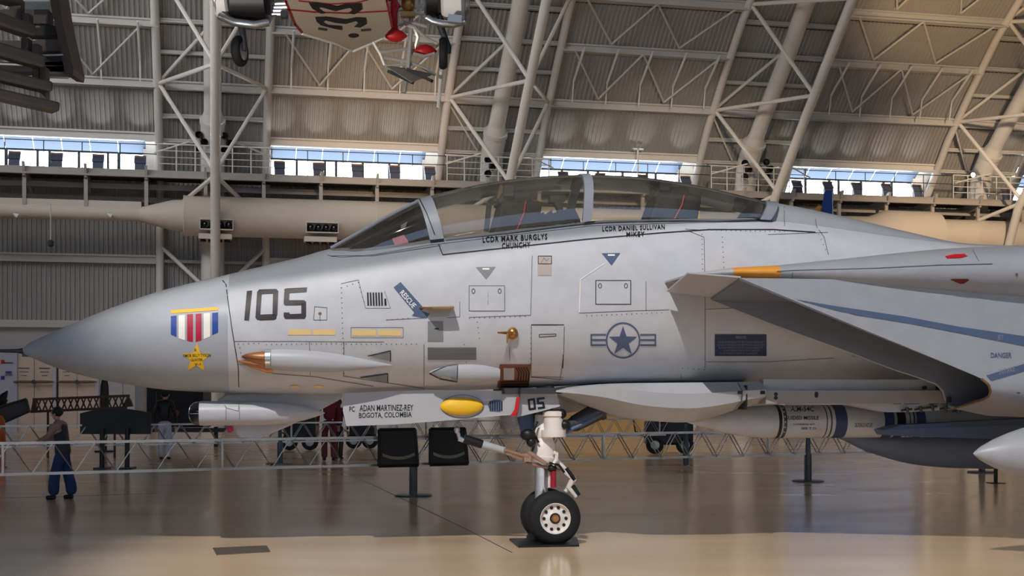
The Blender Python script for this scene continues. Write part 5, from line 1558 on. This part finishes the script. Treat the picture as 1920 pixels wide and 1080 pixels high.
def person(px, py, H, face, label, top_m, leg_m, hair_m, lean=0.0, arms='down', flare=1.0, stride=.1, vest=None, shoe=None, bulk=1.0):
    g = PZ(px, py, 0)
    k = H / 1.7
    f_ = Vector((math.cos(face), math.sin(face), 0)); l_ = Vector((-math.sin(face), math.cos(face), 0))
    o = thing('person', g, label, 'person')
    def q(x, y, z):                          # x forward, y to the figure's left, z up
        return g + (f_ * (x + lean * max(0, z - .9)) + l_ * y) * k + Vector((0, 0, z * k))
    P_ = lambda x, y, z, r: (q(x, y, z), r * k * (bulk if z < 1.46 else 1) if not isinstance(r, tuple) else tuple(a * k * bulk for a in r))
    body = [[P_(0, 0, .95, (.15, .11)), P_(0, 0, 1.12, (.14, .10)), P_(0, 0, 1.3, (.17, .115)), P_(0, 0, 1.42, (.13, .09)), P_(0, 0, 1.5, .055)]]
    for s in (-1, 1):
        sh = P_(0, s * .17, 1.41, .062)
        if arms == 'rail':
            body.append([body[0][3], sh, P_(.12, s * .24, 1.2, .05), P_(.36, s * .2, 1.08, .04), P_(.42, s * .18, 1.07, .032)])
        else:
            body.append([body[0][3], sh, P_(-.02, s * .25, 1.16, .05), P_(.06, s * .26, .93, .04), P_(.09, s * .25, .84, .03)])
    skinned('upper_body', body, top_m, o)
    legs = [[P_(0, 0, .98, (.15, .11)), P_(0, 0, .90, (.15, .11))]]
    for s in (-1, 1):
        x = stride * s
        legs.append([legs[0][1], P_(0, s * .09, .82, .09), P_(x * .6 + .02, s * .1, .5, .07 * (1 + (flare - 1) * .5)), P_(x, s * .1, .25, .062 * flare), P_(x - .01, s * .1, .06, .062 * flare)])
    skinned('trousers', legs, leg_m, o)
    for s in (-1, 1):
        skinned('shoe', [[P_(stride * s - .05, s * .1, .045, .04), P_(stride * s + .06, s * .1, .04, .042), P_(stride * s + .15, s * .1, .035, .034)]], shoe or M_black, o)
    hx = .03
    skinned('head', [[P_(hx, 0, 1.47, .052), P_(hx + .0, 0, 1.54, .07), P_(hx + .015, 0, 1.61, .085), P_(hx + .01, 0, 1.68, .075)], [P_(hx + .015, 0, 1.61, .085), P_(hx + .105, 0, 1.60, .016)]], M_skin, o)
    b = MB(); c = q(hx - .025, 0, 1.645)
    b.sphere(c, (.108 * k, .108 * k, .10 * k), 14, 10); b.build('hair', hair_m, o)
    for s in (-1, 1):
        b = MB(); b.sphere(q(hx + .09, s * .033, 1.625), .011 * k, 6, 5); b.build('eye', M_black, o)
        b = MB(); b.sphere(q(hx + .0, s * .088, 1.60), (.02 * k, .02 * k, .03 * k), 6, 5); b.build('ear', M_skin, o)
        h0 = q(.42, s * .18, 1.07) if arms == 'rail' else q(.09, s * .25, .84)
        fw = (f_ * .9 + Vector((0, 0, -.3))) if arms == 'rail' else (Vector((0, 0, -1)) + f_ * .25)
        ch = [[(h0, .03 * k), (h0 + fw * .07 * k, .034 * k)]]
        for i in range(4):
            r0 = h0 + fw * .07 * k + f_.cross(fw) * 0 + l_ * (i - 1.5) * .018 * k
            ch.append([(h0 + fw * .07 * k, .034 * k), (r0 + fw * .03 * k, .01 * k), (r0 + fw * (.07 + .012 * (1.5 - abs(i - 1.5))) * k + Vector((0, 0, -.015 * k)), .008 * k)])
        ch.append([(h0, .03 * k), (h0 - l_ * s * .04 * k + fw * .03 * k, .011 * k), (h0 - l_ * s * .05 * k + fw * .06 * k, .009 * k)])
        skinned('hand', ch, M_skin, o, 1)
    if vest:
        skinned('vest', [[P_(-.012, 0, .8, (.18, .14)), P_(-.012, 0, .93, (.165, .13)), P_(-.012, 0, 1.14, (.158, .118)), P_(-.012, 0, 1.32, (.178, .125)), P_(-.012, 0, 1.43, (.12, .10))]], vest, o)
    return o
M_hair = mat('dark_hair', (28, 22, 20), .6)
person(117, 936, 1.29, pi * .98, 'visitor with dark hair in wide blue jeans and dark vest leaning over the near barrier', mat('dusty_pink_top', (150, 120, 116), .7), mat('blue_denim', (34, 52, 98), .8), M_hair, lean=.12, arms='rail', flare=1.55, stride=.13, bulk=1.15, vest=mat('dark_vest', (48, 50, 58), .7))
person(309, 862, 1.55, pi * .5, 'visitor in white trousers standing beyond the barrier below the nose', M_black, mat('white_trousers', (200, 204, 222), .7), M_hair, flare=1.3, stride=.03)
person(617, 864, 1.6, pi * .6, 'visitor in a crimson coat standing behind the chin pod', mat('crimson_coat', (120, 34, 46), .7), mat('crimson_trousers', (110, 40, 50), .7), M_hair, flare=1.3, stride=.06)
person(634, 861, 1.35, pi * .4, 'smaller visitor in a dark red jacket and black trousers behind the gear door', mat('dark_red_jacket', (104, 30, 40), .7), M_black, M_hair, flare=1.2, stride=.05)

# ---- aircraft hanging from the roof
M_wing = mat('hanging_wing_cream', (186, 172, 156), .5, var=.12, scale=2); M_wred = mat('hanging_red', (150, 26, 34), .5)
ZW = 6.1
o = thing('hanging_aerobatic_plane', PZ(640, 40, ZW), 'cream and red small plane with black letters hanging at the top of the photo', 'airplane')
pl = [(520, -60), (534, 0), (553, 46), (567, 62), (632, 81), (662, 94), (719, 70), (735, 51), (724, 0), (716, -60)]
b = MB(); b.prism([PZ(x, y, ZW) for x, y in pl], (0, 0, .09)); wing = b.build('lower_wing', M_wing, o)
WB = (wing,)
def zline(name, pts, w, m, z=ZW - .006):
    b = MB()
    for poly in stroke(pts, w):
        b.prism([PZ(x, y, z) for x, y in poly], (0, 0, .004))
    return b.build(name, m, o)
zline('red_edge', [(530, -20), (536, 4), (553, 46), (566, 61)], 4, M_wred); zline('red_edge', [(722, -20), (725, 2), (735, 50)], 4, M_wred)
zline('red_stripe', [(538, 18), (590, 23), (650, 25), (726, 21)], 2.4, M_wred); zline('red_stripe', [(560, 2), (620, 8), (670, 5), (690, 0)], 2, M_wred)
b = MB(); b.path([PZ(567, 62, ZW + .04), PZ(632, 81, ZW + .04), PZ(662, 95, ZW + .04), PZ(719, 70, ZW + .04)], .028, 8); b.build('bright_trailing_edge', M_white, o)
for gl in ([(745, 20), (800, 18), (940, 45), (1000, 28), (1105, 25), (1112, 65), (1060, 100), (1020, 92), (1045, 68), (1030, 55), (990, 62), (930, 78), (830, 50), (812, 60), (860, 92), (830, 95), (770, 60)],
           [(790, 120), (860, 117), (1000, 135), (1070, 122), (1135, 125), (1142, 165), (1100, 190), (1058, 185), (1085, 160), (1070, 145), (1000, 165), (930, 158), (860, 140), (842, 155), (880, 175), (970, 182), (975, 207), (930, 200), (830, 175), (800, 150)]):
    b = MB(); b.prism([PZ(375 + x / 3.657, y / 3.657, ZW - .012) for x, y in gl], (0, 0, .006)); b.build('wing_letter', M_black, o)
for pts in ([(598, 54), (612, 56)], [(678, 57), (694, 56)]): zline('access_panel', pts, 4, M_gun)
b = MB(); b.prism([PZ(x, y, ZW - .005) for x, y in oval(663, 67, 10, 4, 16)], (0, 0, .01)); b.build('access_panel', M_black, o)
def pod_box(px0, px1, py0, py1, Y, m, name, n=20):
    c0, c1 = PX(px0, (py0 + py1) / 2, Y), PX(px1, (py0 + py1) / 2, Y)
    r = (py1 - py0) / 2 / F * Y
    b = MB(); b.lathe(c0, c1 - c0, [(0, r * .8), (.04, r), ((c1 - c0).length - .04, r), ((c1 - c0).length, r * .8)], n); return b.build(name, m, o)
Y = 16.5
pod_box(405, 434, -40, 38, Y, M_white, 'left_wing_fairing'); pod_box(433, 508, -52, 44, Y, M_black, 'left_engine_cowl'); pod_box(404, 414, -44, 30, Y - .05, M_chrome, 'chrome_ring')
b = MB(); b.path([PX(412, 30, Y - .2), PX(440, 42, Y - .25), PX(478, 47, Y - .25), PX(503, 42, Y - .2)], .05, 10); b.build('chrome_lip', M_steelm, o)
for i in range(4):
    b = MB(); b.tube(PX(500, 8 + i * 6, Y), PX(540, 6 + i * 7, Y), .025, n=8); b.build('bracing_tube', M_steelm, o)
b = MB(); b.box(PX(533, 28, Y), (.04, 0, 0), (0, .05, 0), (0, 0, .04)); b.build('fitting', M_gun, o)
def hang_wheel(px, py, rx, ry, Y, yaw, ptop):
    c = PX(px, py, Y); R = ry / F * Y; w = R * .26
    ax = Vector((math.cos(yaw), math.sin(yaw), 0))
    b = MB(); b.lathe(c - ax * w, ax, [(0, R * .55), (.0, R * .85), (w * .5, R * .97), (w, R), (w * 1.5, R * .97), (w * 2, R * .85), (w * 2, R * .55)], 28); t = b.build('tyre', M_rubber, o)
    b = MB(); b.lathe(c - ax * w * 1.03, ax, [(0, R * .3), (.0, R * .58), (w * 2.06, R * .58), (w * 2.06, R * .3)], 20); b.build('wheel_hub', M_rail, t)
    b = MB(); b.path([PX(*ptop, Y), PX(ptop[0], (ptop[1] + py - ry) / 2, Y), c - Vector((0, 0, 0)) + ax * w * 1.2 + Vector((0, 0, R * .4)), c + ax * w * 1.2], [.05, .045, .04, .035], 10); b.build('gear_leg', M_gun, o)
hang_wheel(449.5, 96, 12, 29, Y, -.2, (453, 40))
hang_wheel(831, 100, 11, 30, Y, .07, (826, 30))
pod_box(795, 829, -44, 32, Y, M_black, 'right_engine_cowl'); pod_box(828, 872, -44, 40, Y, M_white, 'right_wing_fairing'); pod_box(868, 880, -20, 34, Y, M_chrome, 'chrome_ring')
b = MB(); b.path([PX(800, 33, Y - .2), PX(812, 40, Y - .2), PX(828, 44, Y - .2), PX(850, 46, Y - .2), PX(872, 40, Y - .2)], .045, 10); b.build('chrome_lip', M_steelm, o)
b = MB(); b.beam(PX(840, 35, Y - .3), PX(866, 38, Y - .3), .1, .09); b.build('plexi_panel', M_chrome, o)
for k_ in (0, 1):
    x = 640 if False else 0
M_wire = mat('aluminium_tube', (206, 202, 194), .35, .5)
Y = 17.5
ul = thing('hanging_ultralight_frame', PX(765, 110, Y), 'bare silver tube frame with two red floats hanging at the top of the photo', 'aircraft')
b = MB(); b.path([PX(740, -40, Y), PX(738, 20, Y), PX(739, 58, Y)], .05, 8); b.path([PX(728, -10, Y), PX(745, 12, Y), PX(735, 28, Y)], .05, 8); b.build('red_mast', M_red, ul)
for px, py, rx, ry in ((742, 66, 22, 12), (797, 94.5, 21, 12)):
    c = PX(px, py, Y - (.1 if px < 760 else -.1)); k = Y / F
    b = MB(); b.lathe(c - Vector((rx * k, 0, -.0)), (1, .3, .04), [(0, .01), (6 * k, 7 * k), (14 * k, 11 * k), (24 * k, 12.5 * k), (34 * k, 9 * k), (41 * k, 4 * k), (44 * k, .01)], 18); b.build('red_float', M_red, ul)
for pts, r in ((((700, 78), (713, 100), (722, 122)), .03), (((722, 122), (735, 133), (760, 143), (772, 155)), .025), (((713, 98), (760, 92), (775, 90)), .022), (((720, 108), (760, 115), (790, 125), (817, 141)), .022),
               (((755, 42), (778, 52), (784, 70), (778, 92), (770, 100)), .03), (((778, 52), (800, 72), (820, 82)), .02), (((722, 124), (750, 121), (773, 120)), .02), (((765, 130), (770, 60), (772, 10)), .03), (((757, 174), (765, 130)), .035),
               (((775, 100), (795, 105), (815, 100)), .02), (((735, 50), (770, 42), (800, 50)), .02), (((735, 20), (790, 12), (840, 10)), .03), (((750, 30), (780, 25), (800, 28)), .025)):
    b = MB(); b.path([PX(x, y, Y + (i * .04)) for i, (x, y) in enumerate(pts)], r, 7); b.build('frame_tube', M_wire, ul)
b = MB(); b.prism([PX(722, 124, Y), PX(765, 130, Y), PX(812, 140, Y), PX(772, 155, Y - .3)], (0, 0, .01)); b.build('wire_platform', mat('wire_mesh', (150, 142, 134), .6), ul)
for p_, q_ in (((729, 134), (774, 155)), ((764, 130), (810, 152))):
    b = MB(); b.beam(PX(*p_, Y - .05), PX(*q_, Y - .2), .06, .04); b.build('dark_skid', M_dark, ul)
b = MB(); b.lathe(PX(765, 20, Y), (0, 0, 1), [(0, .06), (.05, .09), (.15, .09), (.2, .05)], 12); b.box(PX(765, 28, Y), (.09, 0, 0), (0, .06, 0), (0, 0, .03)); b.build('engine', M_brass, ul)
b = MB(); b.tube(PX(827, 132, Y), PX(822, 200, Y + .5), .025, .025, 7); b.build('suspension_rod', M_white, ul)
# dark slatted wing assembly at the upper left
M_slat = mat('slat_brown_grey', (96, 88, 84), .55, var=.2); M_slatd = mat('slat_dark', (58, 56, 56), .6)
o = thing('hanging_slatted_wing', PX(60, 100, 19), 'dark slatted flap assembly of a hanging aircraft in the top left corner', 'aircraft wing')
def bar(p0, p1, w, Y0, Y1, m=None, name='slat', parent=None):
    (x0, y0), (x1, y1) = p0, p1
    b = MB()
    k = Y1 / F
    A, B = PX(x0, y0, Y0), PX(x1, y1, Y1)
    b.beam(A, B, .26, w * k, (0, 0, 1)); return b.build(name, m or M_slat, o, bevel=.03)
for p0, p1, w in (((-60, 18), (57, 60), 22), ((-60, 77), (77, 118), 22), ((-60, 128), (92, 165), 19), ((-60, 165), (106, 203), 18), ((-60, -22), (31, 2), 20)):
    bar(p0, p1, w, 17.6, 18.4)
for x, y0, y1, w in ((30, -10, 44, 15), (52, 28, 60, 13), (50, 74, 104, 13), (70, 85, 150, 12), (84, 128, 192, 11), (40, 0, 46, 5)):
    b = MB(); b.box(PX(x, (y0 + y1) / 2, 18.7), (w / 2 / F * 18.7, 0, 0), (0, .08, 0), (0, 0, (y1 - y0) / 2 / F * 18.7)); b.build('track', M_slat, o)
for x0, x1, y0, y1, m in ((0, 95, 22, 48, M_slat), (55, 110, 52, 70, M_slatd), (-10, 75, 80, 94, M_slat), (75, 122, 78, 100, M_slat), (72, 124, 105, 126, M_slatd), (-10, 136, 120, 138, M_slatd), (88, 136, 128, 142, M_slat)):
    b = MB(); b.box(PX((x0 + x1) / 2, (y0 + y1) / 2, 19.3), ((x1 - x0) / 2 / F * 19.3, 0, 0), (0, .12, 0), (0, 0, (y1 - y0) / 2 / F * 19.3)); b.build('flap_panel', m, o)
b = MB(); b.prism([PX(93, -20, 19.0), PX(107, -20, 19.0), PX(118, 45, 19.0), PX(138, 130, 19.0), PX(136, 140, 19.0), PX(122, 138, 19.0), PX(108, 70, 19.0), PX(95, 10, 19.0)], (0, .5, 0)); b.build('side_plate', mat('side_brown', (96, 80, 70), .5), o)
for p0, p1 in (((60, 50), (75, 50)), ((76, 104), (118, 103)), ((0, 120), (46, 122)), ((90, 145), (128, 146))):
    b = MB(); b.beam(PX(*p0, 18.9), PX(*p1, 18.9), .03, .02); b.build('bright_edge', M_white, o)
b = MB(); b.prism([PX(40, -20, 19.5), PX(90, -20, 19.5), PX(95, 26, 19.5), PX(45, 24, 19.5)], (0, .05, 0)); b.build('grey_web', M_beam, o)

# the floodlight itself, high in the roof behind the visitor, with an added unseen flag, cut to the jet's outline, blocking the beam beyond it
o = thing('floodlight', KEY, 'black floodlight with an added beam flag high in the roof, above the photo', 'lamp')
kd = (Vector((0.2, 13.6, 3.9)) - KEY).normalized()
side = kd.cross(Vector((0, 0, 1))).normalized(); kup = side.cross(kd)
BD = 2.6                                  # the added flag hangs this far down the beam
def kp(x, y, z):
    d = (Vector((x, y, z)) - KEY).normalized()
    return KEY + d / d.dot(kd) * BD
edge = [kp(-9.5, 11.9, -.75), kp(-1.6, 13.2, 3.0), kp(0.2, 13.55, 3.78), kp(2.2, 13.8, 3.5), kp(5.4, 14.2, 3.0), kp(10, 15, 2.9)]
b = MB(); b.prism(edge + [edge[-1] + kup * 2.2, edge[0] + kup * 3.2], kd * .012); b.build('beam_flag', M_black, o)
b = MB(); b.box(KEY - kd * .4, side * .3, kd * .2, kup * .3); b.build('housing', M_black, o)
for sg in (-1, 1):
    b = MB(); b.beam(KEY - kd * .3 + side * .32 * sg, KEY + kd * BD + kup * .4 + side * .5 * sg, .03, .03); b.build('arm', M_black, o)
b = MB(); b.tube(KEY - kd * .4 + Vector((0, 0, .3)), KEY - kd * .4 + Vector((0, 0, 1.2)), .04); b.build('pole', M_black, o)
